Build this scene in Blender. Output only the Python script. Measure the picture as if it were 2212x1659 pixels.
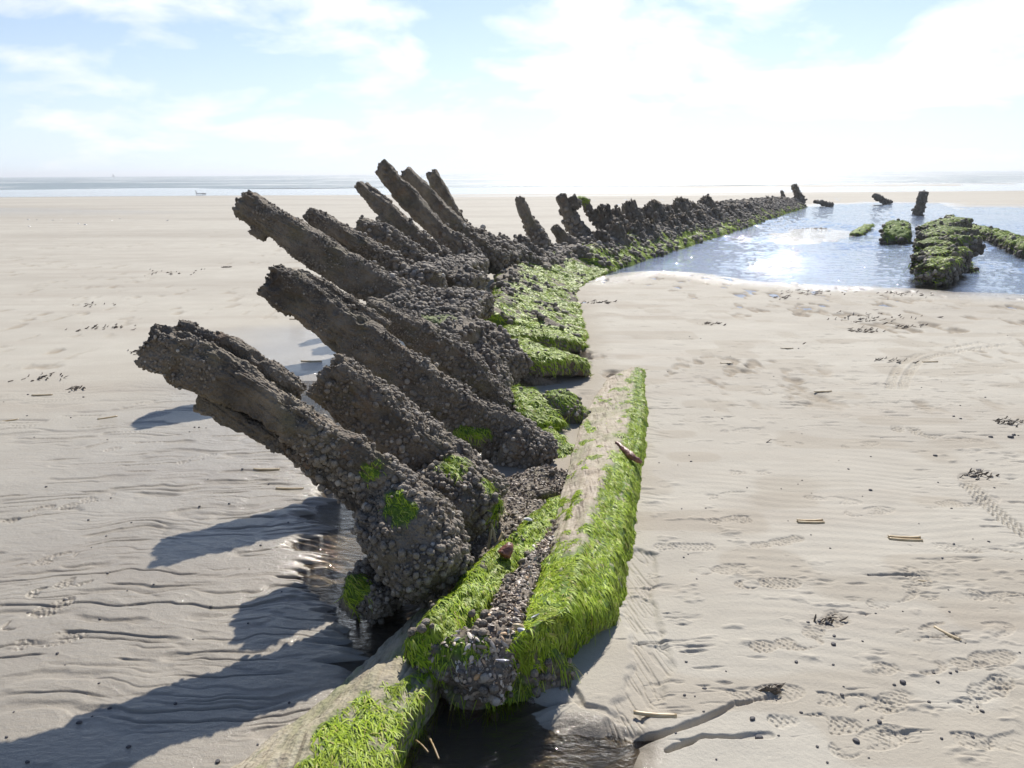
import bpy, math, random
import numpy as np
from mathutils import Vector

for o in list(bpy.data.objects): bpy.data.objects.remove(o)
S = bpy.context.scene
COL = S.collection
R = math.radians
random.seed(7)

# ------------------------------------------------------------------ camera
CAM_H, FPX, TILT, ROLL = 1.6, 1736.0, R(14.7), R(0.38)
cam = bpy.data.objects.new('camera', bpy.data.cameras.new('camera')); COL.objects.link(cam)
cam.location = (0, 0, CAM_H)
cam.rotation_mode = 'XYZ'
from mathutils import Matrix
cam.matrix_world = Matrix.Translation((0, 0, CAM_H)) @ Matrix.Rotation(R(90) - TILT, 4, 'X') @ Matrix.Rotation(-ROLL, 4, 'Z')
cam.data.sensor_fit = 'HORIZONTAL'; cam.data.sensor_width = 36.0
cam.data.lens = 36.0 * FPX / 2212.0
cam.data.clip_start = 0.05; cam.data.clip_end = 60000
S.camera = cam

# ------------------------------------------------------------------ light
SUN_AZ, SUN_EL = R(10.8), R(41.0)
sun = bpy.data.objects.new('sun', bpy.data.lights.new('sun', 'SUN')); COL.objects.link(sun)
sun.data.energy = 4.2; sun.data.angle = R(0.5); sun.data.color = (1.0, 0.955, 0.88)
sv = Vector((math.sin(SUN_AZ) * math.cos(SUN_EL), math.cos(SUN_AZ) * math.cos(SUN_EL), math.sin(SUN_EL)))
sun.rotation_mode = 'QUATERNION'; sun.rotation_quaternion = sv.to_track_quat('Z', 'Y')
S.view_settings.view_transform = 'Standard'; S.view_settings.look = 'None'
S.view_settings.exposure = 0.56; S.view_settings.gamma = 1.0
SKY_STRENGTH = 0.085

W = bpy.data.worlds.new('World'); S.world = W; W.use_nodes = True
nt = W.node_tree; nt.nodes.clear()
def N_(t, **kw):
    n = nt.nodes.new(t)
    for k, v in kw.items(): setattr(n, k, v)
    return n
def math_(op, a, b=None, clamp=False, c=None):
    n = nt.nodes.new('ShaderNodeMath'); n.operation = op; n.use_clamp = clamp
    for i, v in enumerate((a, b, c)):
        if v is None: continue
        if isinstance(v, (int, float)): n.inputs[i].default_value = v
        else: nt.links.new(v, n.inputs[i])
    return n.outputs[0]
sky = N_('ShaderNodeTexSky', sky_type='NISHITA'); sky.sun_disc = False
sky.sun_elevation = SUN_EL; sky.sun_rotation = SUN_AZ; sky.altitude = 0; sky.air_density = 1.0; sky.dust_density = 0.45; sky.ozone_density = 1.5
geo = N_('ShaderNodeTexCoord'); sep = N_('ShaderNodeSeparateXYZ'); nt.links.new(geo.outputs['Generated'], sep.inputs[0])
dx, dy, dz = sep.outputs
zz = math_('ADD', math_('MAXIMUM', dz, 0.0), 0.30)
cx = math_('DIVIDE', dx, zz); cy = math_('DIVIDE', dy, zz)
cmb = N_('ShaderNodeCombineXYZ'); nt.links.new(cx, cmb.inputs[0]); nt.links.new(cy, cmb.inputs[1])
n1 = N_('ShaderNodeTexNoise'); n1.inputs['Scale'].default_value = 2.6; n1.inputs['Detail'].default_value = 9; n1.inputs['Roughness'].default_value = 0.56; n1.inputs['Distortion'].default_value = 0.25
mp = N_('ShaderNodeMapping'); mp.inputs['Location'].default_value = (3.1, 1.7, 0.4); nt.links.new(cmb.outputs[0], mp.inputs[0]); nt.links.new(mp.outputs[0], n1.inputs['Vector'])
az = math_('ARCTAN2', dx, dy); el = math_('ARCSINE', dz)
def blob(a0, e0, ra, re, amp):
    u = math_('DIVIDE', math_('SUBTRACT', az, R(a0)), R(ra)); v = math_('DIVIDE', math_('SUBTRACT', el, R(e0)), R(re))
    d2 = math_('ADD', math_('MULTIPLY', u, u), math_('MULTIPLY', v, v))
    return math_('MULTIPLY', math_('EXPONENT', math_('MULTIPLY', d2, -1.0)), amp)
dens = math_('SUBTRACT', n1.outputs['Fac'], 0.015)
for b in ((11, 8.0, 10, 4.0, .13), (16, 5.5, 6, 2.0, .07), (31, 7.0, 5.5, 2.6, .20), (25, 4.6, 6, 1.3, .12), (-32, 9.4, 5, 2.2, .16), (-23, 9.6, 4, 1.8, .13), (-11.5, 8.0, 5, 1.6, .13), (-13, 10.6, 7, 1.0, .10), (-30, 6.6, 2.6, 0.8, .12),
          (-21, 4.4, 4, 1.0, .12), (-6, 4.0, 4, 1.1, .11), (-28, 3.2, 4, .7, .06), (-2.5, 7.4, 1.8, .8, .10), (4, 2.8, 30, 1.4, .05),
          (22.5, 9.5, 2.4, 2.6, -.22), (-34, 4.6, 3, 2.4, -.12), (-19, 6.4, 5, 0.8, -.12), (-4, 8.5, 1.6, 2.4, -.12), (-15, 5.8, 3, .7, -.08), (-29, 8.0, 2.5, .5, -.06), (30, 2.6, 5, 1.2, -.08)):
    dens = math_('ADD', dens, blob(*b))
ramp = N_('ShaderNodeValToRGB'); ramp.color_ramp.elements[0].position = 0.50; ramp.color_ramp.elements[1].position = 0.71
nt.links.new(math_('SUBTRACT', dens, math_('MULTIPLY', math_('MAXIMUM', math_('SUBTRACT', dz, 0.25), 0.0), 0.22)), ramp.inputs[0])
cov = math_('MULTIPLY', ramp.outputs['Color'], 0.86)
# milky air low over the sea
hz = N_('ShaderNodeMix', data_type='RGBA'); hz.inputs[7].default_value = (6.7, 7.9, 8.9, 1)
nt.links.new(math_('MULTIPLY', math_('EXPONENT', math_('MULTIPLY', math_('MAXIMUM', el, 0.0), -7.0)), 0.92), hz.inputs[0])
skb = N_('ShaderNodeVectorMath', operation='MULTIPLY'); nt.links.new(sky.outputs[0], skb.inputs[0]); skb.inputs[1].default_value = (0.66, 0.725, 0.87)
nt.links.new(skb.outputs[0], hz.inputs[6])
sd0 = N_('ShaderNodeVectorMath', operation='DOT_PRODUCT'); nt.links.new(geo.outputs['Generated'], sd0.inputs[0]); sd0.inputs[1].default_value = sv
hzc = N_('ShaderNodeVectorMath', operation='SCALE'); hzc.inputs[0].default_value = (6.7, 7.9, 8.9); nt.links.new(math_('ADD', 1.0, math_('MULTIPLY', math_('POWER', math_('MAXIMUM', sd0.outputs['Value'], 0.0), 5.0), 0.7)), hzc.inputs[3]); nt.links.new(hzc.outputs[0], hz.inputs[7])
mix = N_('ShaderNodeMix', data_type='RGBA'); nt.links.new(cov, mix.inputs[0]); nt.links.new(hz.outputs[2], mix.inputs[6])
sd_ = N_('ShaderNodeVectorMath', operation='DOT_PRODUCT'); nt.links.new(geo.outputs['Generated'], sd_.inputs[0]); sd_.inputs[1].default_value = sv
gl = math_('POWER', math_('MAXIMUM', sd_.outputs['Value'], 0.0), 5.0)
n2 = N_('ShaderNodeTexNoise'); n2.inputs['Scale'].default_value = 3.0; n2.inputs['Detail'].default_value = 5; nt.links.new(mp.outputs[0], n2.inputs['Vector'])
cb = math_('ADD', math_('MULTIPLY', gl, 6.0), math_('ADD', 7.4, math_('MULTIPLY', n2.outputs['Fac'], 2.6)))
ccol = N_('ShaderNodeCombineXYZ'); nt.links.new(cb, ccol.inputs[0]); nt.links.new(cb, ccol.inputs[1]); nt.links.new(math_('MULTIPLY', cb, 1.01), ccol.inputs[2])
nt.links.new(ccol.outputs[0], mix.inputs[7])
bg = N_('ShaderNodeBackground'); bg.inputs['Strength'].default_value = SKY_STRENGTH
nt.links.new(mix.outputs[2], bg.inputs['Color'])
wo = N_('ShaderNodeOutputWorld'); nt.links.new(bg.outputs[0], wo.inputs[0])
S.cycles.use_denoising = True
S.cycles.max_bounces = 6; S.cycles.diffuse_bounces = 3; S.cycles.glossy_bounces = 3; S.cycles.transparent_max_bounces = 10
S.cycles.sample_clamp_indirect = 4.0; S.cycles.caustics_reflective = False; S.cycles.caustics_refractive = False

# ------------------------------------------------------------------ survey: picture points to places on the beach
def ray(px, py):
    x, y = px - 1106.0, -(py - 829.5)
    c, s = math.cos(ROLL), math.sin(ROLL)
    x, y = x * c + y * s, -x * s + y * c
    return np.array([x, y * math.sin(TILT) + FPX * math.cos(TILT), y * math.cos(TILT) - FPX * math.sin(TILT)])
def G(px, py, z=0.0):
    d = ray(px, py); return np.array([0, 0, CAM_H]) + d * ((z - CAM_H) / d[2])
def D(px, py, Y):
    d = ray(px, py); return np.array([0, 0, CAM_H]) + d * (Y / d[1])
def proj(p):
    p = np.asarray(p, float) - np.array([0, 0, CAM_H])
    x, f = p[..., 0], p[..., 1] * math.cos(TILT) - p[..., 2] * math.sin(TILT)
    y = p[..., 1] * math.sin(TILT) + p[..., 2] * math.cos(TILT)
    X, Y = FPX * x / f, FPX * y / f
    c, s = math.cos(ROLL), math.sin(ROLL)
    X, Y = X * c - Y * s, X * s + Y * c
    return np.stack([1106 + X, 829.5 - Y], -1)
def mpp(p):   # metres per picture pixel at a place
    return float(np.linalg.norm(np.asarray(p) - np.array([0, 0, CAM_H]))) / FPX

# ------------------------------------------------------------------ noise
def _h(ix, iy, iz, seed):
    with np.errstate(over='ignore'):
        h = (ix.astype(np.int64) * 374761393 + iy.astype(np.int64) * 668265263 + iz.astype(np.int64) * 2147483647 + seed * 974634777) & 0xffffffff
        h = ((h ^ (h >> 13)) * 1274126177) & 0xffffffff
        h = ((h ^ (h >> 16)) * 2246822519) & 0xffffffff
        h = h ^ (h >> 15)
    return h.astype(np.float64) / 4294967296.0
def vn(p, seed=0):
    p = np.asarray(p, float); i = np.floor(p); f = p - i; f = f * f * f * (f * (f * 6 - 15) + 10); i = i.astype(np.int64)
    d = p.shape[1]
    x, y = i[:, 0], i[:, 1]; z = i[:, 2] if d > 2 else np.zeros_like(x)
    fx, fy = f[:, 0], f[:, 1]
    def pl(zc):
        a = _h(x, y, zc, seed); b = _h(x + 1, y, zc, seed); c = _h(x, y + 1, zc, seed); e = _h(x + 1, y + 1, zc, seed)
        return (a + (b - a) * fx) * (1 - fy) + (c + (e - c) * fx) * fy
    if d == 2: return pl(z)
    fz = f[:, 2]; return pl(z) * (1 - fz) + pl(z + 1) * fz
def fbm(p, oct=4, seed=0, gain=0.5):
    a, s, t = 1.0, 0.0, 0.0; p = np.asarray(p, float)
    for k in range(oct):
        s = s + a * (vn(p, seed + k * 17) - 0.5); t += a; p = p * 2.03 + 11.3; a *= gain
    return s / t * 2
def worley(p, seed=0):
    p = np.asarray(p, float); i = np.floor(p).astype(np.int64); f1 = np.full(len(p), 9.0)
    for a in (-1, 0, 1):
        for b in (-1, 0, 1):
            for c in (-1, 0, 1):
                x, y, z = i[:, 0] + a, i[:, 1] + b, i[:, 2] + c
                q = np.stack([x + _h(x, y, z, seed), y + _h(x, y, z, seed + 1), z + _h(x, y, z, seed + 2)], 1) - p
                f1 = np.minimum(f1, (q * q).sum(1))
    return np.sqrt(f1)
def ss(a, b, x):
    t = np.clip((x - a) / (b - a), 0, 1); return t * t * (3 - 2 * t)

# ------------------------------------------------------------------ mesh and scene helpers
def mk(name, V, F, mat, parent=None, attrs=None, loc=None, smooth=True):
    V = np.ascontiguousarray(V, np.float32); F = np.ascontiguousarray(F, np.int32)
    if loc is None and parent is not None: loc = np.array(parent.location)
    if loc is not None: V = V - np.asarray(loc, np.float32)
    me = bpy.data.meshes.new(name); k = F.shape[1]
    me.vertices.add(len(V)); me.vertices.foreach_set('co', V.ravel())
    me.loops.add(F.size); me.loops.foreach_set('vertex_index', F.ravel())
    me.polygons.add(len(F)); me.polygons.foreach_set('loop_start', np.arange(0, F.size, k, dtype=np.int32))
    me.update(calc_edges=True)
    me.polygons.foreach_set('use_smooth', np.full(len(F), smooth))
    for an, av in (attrs or {}).items():
        at = me.attributes.new(an, 'FLOAT', 'POINT'); at.data.foreach_set('value', np.ascontiguousarray(av, np.float32))
    me.materials.append(mat)
    o = bpy.data.objects.new(name, me); COL.objects.link(o)
    if parent is not None: o.parent = parent
    elif loc is not None: o.location = loc
    return o
def tag(o, label, cat, group=None, kind=None):
    if label: o['label'] = label
    if cat: o['category'] = cat
    if group: o['group'] = group
    if kind: o['kind'] = kind
    return o
def thing(name, label, cat, loc, group=None):
    o = bpy.data.objects.new(name, None); COL.objects.link(o); o.location = [float(v) for v in loc]; o.empty_display_size = 0.1
    return tag(o, label, cat, group)
def structure(o, label=None):
    o['kind'] = 'structure'
    if label: o['label'] = label
    return o

def catmull(P, t):
    P = np.asarray(P, float); n = len(P)
    if n == 2: return P[0] + (P[1] - P[0]) * t[:, None]
    Q = np.vstack([2 * P[0] - P[1], P, 2 * P[-1] - P[-2]])
    u = t * (n - 1); i = np.clip(np.floor(u).astype(int), 0, n - 2); f = (u - i)[:, None]
    a, b, c, d = Q[i], Q[i + 1], Q[i + 2], Q[i + 3]
    return 0.5 * (2 * b + (c - a) * f + (2 * a - 5 * b + 4 * c - d) * f ** 2 + (3 * b - a - 3 * c + d) * f ** 3)
def grid_faces(rows, n, closed=True):
    r = np.arange(rows - 1)[:, None]; c = np.arange(n if closed else n - 1)[None, :]; c2 = (c + 1) % n
    return np.stack([r * n + c, r * n + c2, (r + 1) * n + c2, (r + 1) * n + c], -1).reshape(-1, 4)
def grid_normals(A, closed=True):
    dr = np.gradient(A, axis=0)
    dc = (np.roll(A, -1, 1) - np.roll(A, 1, 1)) if closed else np.gradient(A, axis=1)
    n = np.cross(dc, dr); n /= np.linalg.norm(n, axis=2, keepdims=True) + 1e-9
    return n

class Body: pass
def finish(A, T, cen, res):
    b = Body(); b.A = A; b.T = T
    n = grid_normals(A)
    out = (A - cen)
    if (n * out).sum() < 0: b.flip = True; n = -n
    else: b.flip = False
    b.N = n.reshape(-1, 3); b.V = A.reshape(-1, 3).copy(); b.t = np.repeat(T, A.shape[1])
    b.F = grid_faces(A.shape[0], A.shape[1]); b.F = b.F if not b.flip else b.F
    return b
def caps(rings, T, tang0, tang1, k, bulge):
    """close both ends of a stack of rings with shrinking rings"""
    c0 = rings[0].mean(0); c1 = rings[-1].mean(0); pre, post = [], []
    for j in range(1, k + 1):
        s = 1 - j / k; s = max(s, 0.004); q = math.sqrt(max(0, 1 - s * s)) * bulge
        pre.append(c0 + (rings[0] - c0) * s - tang0 * q); post.append(c1 + (rings[-1] - c1) * s + tang1 * q)
    A = np.concatenate([np.array(pre[::-1]), rings, np.array(post)])
    T = np.concatenate([np.full(k, T[0]), T, np.full(k, T[-1])])
    return A, T
def tube(P, hu, hv, U, res, ex=4.0, bulge=0.3, jag=0.0, seed=1, wob=0.0):
    P = np.asarray(P, float); hu = np.atleast_1d(np.asarray(hu, float)); hv = np.atleast_1d(np.asarray(hv, float))
    d = catmull(P, np.linspace(0, 1, 200)); L = np.concatenate([[0], np.cumsum(np.linalg.norm(np.diff(d, axis=0), axis=1))])
    M = max(6, int(L[-1] / res)); s = np.interp(np.linspace(0, L[-1], M), L, np.linspace(0, 1, 200))
    C = catmull(P, s); t = np.linspace(0, 1, M)
    a = np.interp(s, np.linspace(0, 1, len(hu)), hu); b = np.interp(s, np.linspace(0, 1, len(hv)), hv)
    if wob:
        q = np.stack([t * L[-1] / 0.22, 0 * t + seed * 1.7], 1); a = a * (1 + wob * 2 * (vn(q, seed) - .5)); b = b * (1 + wob * 2 * (vn(q, seed + 1) - .5))
        C = C + wob * 0.22 * a.mean() * np.stack([vn(q * .7, seed + 2) - .5, vn(q * .7, seed + 3) - .5, vn(q * .7, seed + 4) - .5], 1) * 2
    tg = np.gradient(C, axis=0); tg /= np.linalg.norm(tg, axis=1, keepdims=True)
    U = np.asarray(U, float); u = U - tg * (tg @ U)[:, None]; u /= np.linalg.norm(u, axis=1, keepdims=True); v = np.cross(tg, u)
    n = max(10, int(4 * (a.mean() + b.mean()) / res)); w = (np.arange(n) + 0.5) / n * 4
    sq = np.array([{0: (1, -1 + 2 * f), 1: (1 - 2 * f, 1), 2: (-1, 1 - 2 * f), 3: (-1 + 2 * f, -1)}[int(q)] for q in w for f in [q - int(q)]])
    sq = sq / ((np.abs(sq) ** ex).sum(1) ** (1 / ex))[:, None]
    rings = C[:, None, :] + u[:, None, :] * (a[:, None] * sq[None, :, 0])[..., None] + v[:, None, :] * (b[:, None] * sq[None, :, 1])[..., None]
    k = max(3, int(min(a.mean(), b.mean()) / res))
    A, T = caps(rings, t, tg[0], tg[-1], k, bulge * min(a.mean(), b.mean()))
    cen = np.concatenate([np.repeat(C[:1], k, 0), C, np.repeat(C[-1:], k, 0)])[:, None, :]
    if jag > 0:
        loc = A - cen; cu = (loc * u.mean(0)).sum(2); cv = (loc * v.mean(0)).sum(2)
        q = np.stack([cu.ravel() / 0.035, cv.ravel() / 0.035], 1); nz = (fbm(q, 3, seed + 5)).reshape(cu.shape)
        w0 = np.exp(-T * L[-1] / (jag * 1.2))[:, None] * jag * nz
        A = A - tg[0] * w0[..., None]
    b_ = finish(A, T, cen, res); b_.L = L[-1]; b_.axis = (C[-1] - C[0]) / np.linalg.norm(C[-1] - C[0]); b_.res = res; b_.seed = seed
    return b_
def loft(rails, res, seed=1, bulge=0.02, ex_round=True):
    """rails: k curves (n,3) round the section in order; closed across"""
    rails = np.asarray(rails, float); k, n = rails.shape[:2]
    L = max(np.linalg.norm(np.diff(r, axis=0), axis=1).sum() for r in rails); M = max(8, int(L / res)); t = np.linspace(0, 1, M)
    al = np.array([catmull(r, t) for r in rails])            # k,M,3
    per = np.linalg.norm(np.roll(al, -1, 0) - al, axis=2).sum(0).mean(); m = max(12, int(per / res))
    seg = np.linalg.norm(np.roll(al, -1, 0) - al, axis=2).mean(1); cum = np.concatenate([[0], np.cumsum(seg)]) / seg.sum()
    w = np.arange(m) / m; i = np.clip(np.searchsorted(cum, w, side='right') - 1, 0, k - 1); f = (w - cum[i]) / (cum[i + 1] - cum[i])
    A = al[i] * (1 - f)[:, None, None] + al[(i + 1) % k] * f[:, None, None]
    for _ in range(max(1, int(0.012 / res))): A = (np.roll(A, 1, 0) + np.roll(A, -1, 0) + 2 * A) / 4
    rings = A.transpose(1, 0, 2); tg0 = rings[1].mean(0) - rings[0].mean(0); tg1 = rings[-1].mean(0) - rings[-2].mean(0)
    tg0 /= np.linalg.norm(tg0); tg1 /= np.linalg.norm(tg1)
    kk = max(3, int(per / 8 / res)); A, T = caps(rings, t, tg0, tg1, kk, bulge)
    cen = A.mean(1, keepdims=True)
    b = finish(A, T, cen, res); b.L = L; b.axis = tg0; b.res = res; b.seed = seed
    return b
def renorm(b):
    A = b.V.reshape(b.A.shape); n = grid_normals(A); n = -n if b.flip else n; b.N = n.reshape(-1, 3)
def crust(b, big=0.02, bs=0.14, grain=0.006, cell=0.013, wamp=0.006, mid=0.006, pit=0.0):
    V = b.V; s = b.seed
    d = big * fbm(V / bs, 3, s) + mid * fbm(V / 0.035, 3, s + 9)
    if pit: d = d - pit * ss(0.42, 0.15, worley(V / 0.085 + 0.3 * fbm(V / 0.06, 2, s)[:, None], s + 41)) * ss(0.45, 0.65, vn(V / 0.2, s + 42))
    if grain:
        q = V - np.outer(V @ b.axis, b.axis) * 0.93
        g = fbm(q / 0.03, 2, s + 21); d = d - grain * np.clip(1 - np.abs(g) * 5, 0, 1) + grain * 0.7 * g
    if wamp and cell > 1.2 * b.res:
        d = d + wamp * (0.6 - worley(V / cell, s + 31)) * (0.5 + vn(V / 0.08, s + 33))
    b.V = V + b.N * d[:, None]; renorm(b); return b

def areas(V, F):
    a = V[F[:, 2]] - V[F[:, 0]]; c = V[F[:, 3]] - V[F[:, 1]]; return 0.5 * np.linalg.norm(np.cross(a, c), axis=1)
def sample(b, dens, rng, cap=60000):
    """dens per vertex, items per m2 -> points, normals"""
    fd = dens[b.F].mean(1) * areas(b.V, b.F); tot = fd.sum(); n = int(min(tot, cap))
    if n < 1: return None
    f = rng.choice(len(b.F), n, p=fd / tot); q = b.F[f]; u, v = rng.random(n)[:, None], rng.random(n)[:, None]
    P = (b.V[q[:, 0]] * (1 - u) + b.V[q[:, 1]] * u) * (1 - v) + (b.V[q[:, 3]] * (1 - u) + b.V[q[:, 2]] * u) * v
    Nn = b.N[q].mean(1); Nn /= np.linalg.norm(Nn, axis=1, keepdims=True) + 1e-9
    return P, Nn
def ico(sub):
    g = (1 + 5 ** .5) / 2
    v = np.array([(-1, g, 0), (1, g, 0), (-1, -g, 0), (1, -g, 0), (0, -1, g), (0, 1, g), (0, -1, -g), (0, 1, -g), (g, 0, -1), (g, 0, 1), (-g, 0, -1), (-g, 0, 1)], float)
    v /= np.linalg.norm(v[0])
    f = [(0, 11, 5), (0, 5, 1), (0, 1, 7), (0, 7, 10), (0, 10, 11), (1, 5, 9), (5, 11, 4), (11, 10, 2), (10, 7, 6), (7, 1, 8), (3, 9, 4), (3, 4, 2), (3, 2, 6), (3, 6, 8), (3, 8, 9), (4, 9, 5), (2, 4, 11), (6, 2, 10), (8, 6, 7), (9, 8, 1)]
    v = [tuple(x) for x in v]
    for _ in range(sub):
        c = {}; nf = []
        def m(a, b):
            k = (min(a, b), max(a, b))
            if k not in c:
                w = np.array(v[a]) + np.array(v[b]); w /= np.linalg.norm(w); v.append(tuple(w)); c[k] = len(v) - 1
            return c[k]
        for a, b, d in f:
            x, y, z = m(a, b), m(b, d), m(d, a); nf += [(a, x, z), (b, y, x), (d, z, y), (x, y, z)]
        f = nf
    return np.array(v), np.array(f, int)
ICO1, ICO2 = ico(1), ico(2)
def lumps(P, Nn, r0, r1, rng, big=False, flat=0.85, sink=0.25):
    v, f = ICO1; n = len(P); tv = []
    for k in range(5):
        d = 1 + 0.28 * fbm(v * 1.7 + k * 9.1, 2, k + 3); tv.append(v * d[:, None])
    tv = np.array(tv); T = tv[rng.integers(0, 5, n)]
    r = 0.85 * r0 + (1.3 * r1 - r0) * rng.random(n) ** 2.3
    a = rng.normal(size=(n, 3)); a -= Nn * (a * Nn).sum(1, keepdims=True); a /= np.linalg.norm(a, axis=1, keepdims=True) + 1e-9; c = np.cross(Nn, a)
    X = T[:, :, 0:1] * a[:, None] * (0.8 + 0.4 * rng.random(n))[:, None, None] + T[:, :, 1:2] * c[:, None] + T[:, :, 2:3] * Nn[:, None] * (flat * (0.75 + 0.6 * rng.random(n)))[:, None, None]
    V = P[:, None] + X * r[:, None, None] + Nn[:, None] * (r * (0.35 - sink + 0.9 * rng.random(n) ** 2))[:, None, None]
    F = (f[None] + (np.arange(n) * len(v))[:, None, None]).reshape(-1, 3)
    return V.reshape(-1, 3), F, np.repeat(rng.random(n), len(v))
def strands(P, Nn, flow, ln, wd, rng, seg=4, lift=0.10, droop=0.25, jit=0.45):
    n = len(P); d = np.asarray(flow, float) * np.ones((n, 1)) + rng.normal(size=(n, 3)) * jit
    d -= Nn * (d * Nn).sum(1, keepdims=True); d /= np.linalg.norm(d, axis=1, keepdims=True) + 1e-9
    w = np.cross(d, Nn); L = ln * (0.45 + 0.9 * rng.random(n)); ww = wd * (0.6 + 0.8 * rng.random(n)); lf = lift * (0.3 + rng.random(n) * 1.2)
    sway = rng.normal(size=n) * 0.18
    rows = []
    for k in range(seg + 1):
        s = k / seg
        c = P + d * (L * s)[:, None] + w * (sway * L * s * s)[:, None] + Nn * (L * lf * math.sin(min(1, s * 1.15) * math.pi) + 0.0012)[:, None]
        c = c + np.array([0, 0, -1.0]) * (droop * L * s * s)[:, None]
        h = ww * (0.5 * (1 - 0.75 * s ** 2))
        tw = w + Nn * (rng.normal(size=n) * 0.25)[:, None]
        rows += [c - tw * h[:, None], c + tw * h[:, None]]
    V = np.stack(rows, 1); m = 2 * (seg + 1)
    q = np.array([(2 * k, 2 * k + 1, 2 * k + 3, 2 * k + 2) for k in range(seg)])
    F = (q[None] + (np.arange(n) * m)[:, None, None]).reshape(-1, 4)
    return V.reshape(-1, 3), F, np.repeat(rng.random(n), m)

# ------------------------------------------------------------------ materials
class Mat:
    def __init__(s, name):
        s.mat = bpy.data.materials.new(name); s.mat.use_nodes = True; s.t = s.mat.node_tree; s.t.nodes.clear()
        s.out = s.t.nodes.new('ShaderNodeOutputMaterial')
    def n(s, typ, **kw):
        x = s.t.nodes.new(typ)
        for k, v in kw.items():
            if k.startswith('i_'): x.inputs[k[2:].replace('_', ' ')].default_value = v
            else: setattr(x, k, v)
        return x
    def l(s, a, b): s.t.links.new(a, b)
    def set(s, sock, v):
        if isinstance(v, (int, float, tuple)): sock.default_value = v
        else: s.l(v, sock)
    def pr(s, **kw):
        p = s.n('ShaderNodeBsdfPrincipled')
        for k, v in kw.items(): s.set(p.inputs[k.replace('_', ' ')], v)
        s.l(p.outputs[0], s.out.inputs[0]); return p
    def pos(s): return s.n('ShaderNodeNewGeometry').outputs['Position']
    def map(s, v, scale=(1, 1, 1), loc=(0, 0, 0)):
        m = s.n('ShaderNodeMapping'); m.inputs['Scale'].default_value = scale; m.inputs['Location'].default_value = loc; s.l(v, m.inputs[0]); return m.outputs[0]
    def noise(s, v, scale, detail=4, rough=0.55, dist=0.0):
        x = s.n('ShaderNodeTexNoise'); x.inputs['Scale'].default_value = scale; x.inputs['Detail'].default_value = detail; x.inputs['Roughness'].default_value = rough; x.inputs['Distortion'].default_value = dist; s.l(v, x.inputs['Vector']); return x.outputs['Fac']
    def vor(s, v, scale, feat='F1'):
        x = s.n('ShaderNodeTexVoronoi'); x.feature = feat; x.inputs['Scale'].default_value = scale; s.l(v, x.inputs['Vector']); return x.outputs['Distance']
    def ramp(s, f, stops):
        r = s.n('ShaderNodeValToRGB'); e = r.color_ramp.elements
        while len(e) < len(stops): e.new(0.5)
        for q, (p, c) in zip(e, stops): q.position = p; q.color = (*c, 1) if isinstance(c, tuple) else (c, c, c, 1)
        s.l(f, r.inputs[0]); return r.outputs[0]
    def mixc(s, f, a, b, mode='MIX'):
        x = s.n('ShaderNodeMix', data_type='RGBA', blend_type=mode)
        s.set(x.inputs[0], f)
        for i, v in ((6, a), (7, b)):
            if isinstance(v, tuple): x.inputs[i].default_value = (*v, 1)
            else: s.l(v, x.inputs[i])
        return x.outputs[2]
    def m(s, op, a, b=None, clamp=False):
        x = s.n('ShaderNodeMath', operation=op, use_clamp=clamp); s.set(x.inputs[0], a)
        if b is not None: s.set(x.inputs[1], b)
        return x.outputs[0]
    def attr(s, name): return s.n('ShaderNodeAttribute', attribute_name=name).outputs['Fac']
    def bump(s, h, strength, dist, normal=None):
        b = s.n('ShaderNodeBump'); s.set(b.inputs['Strength'], strength); b.inputs['Distance'].default_value = dist; s.l(h, b.inputs['Height'])
        if normal is not None: s.l(normal, b.inputs['Normal'])
        return b.outputs[0]

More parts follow.
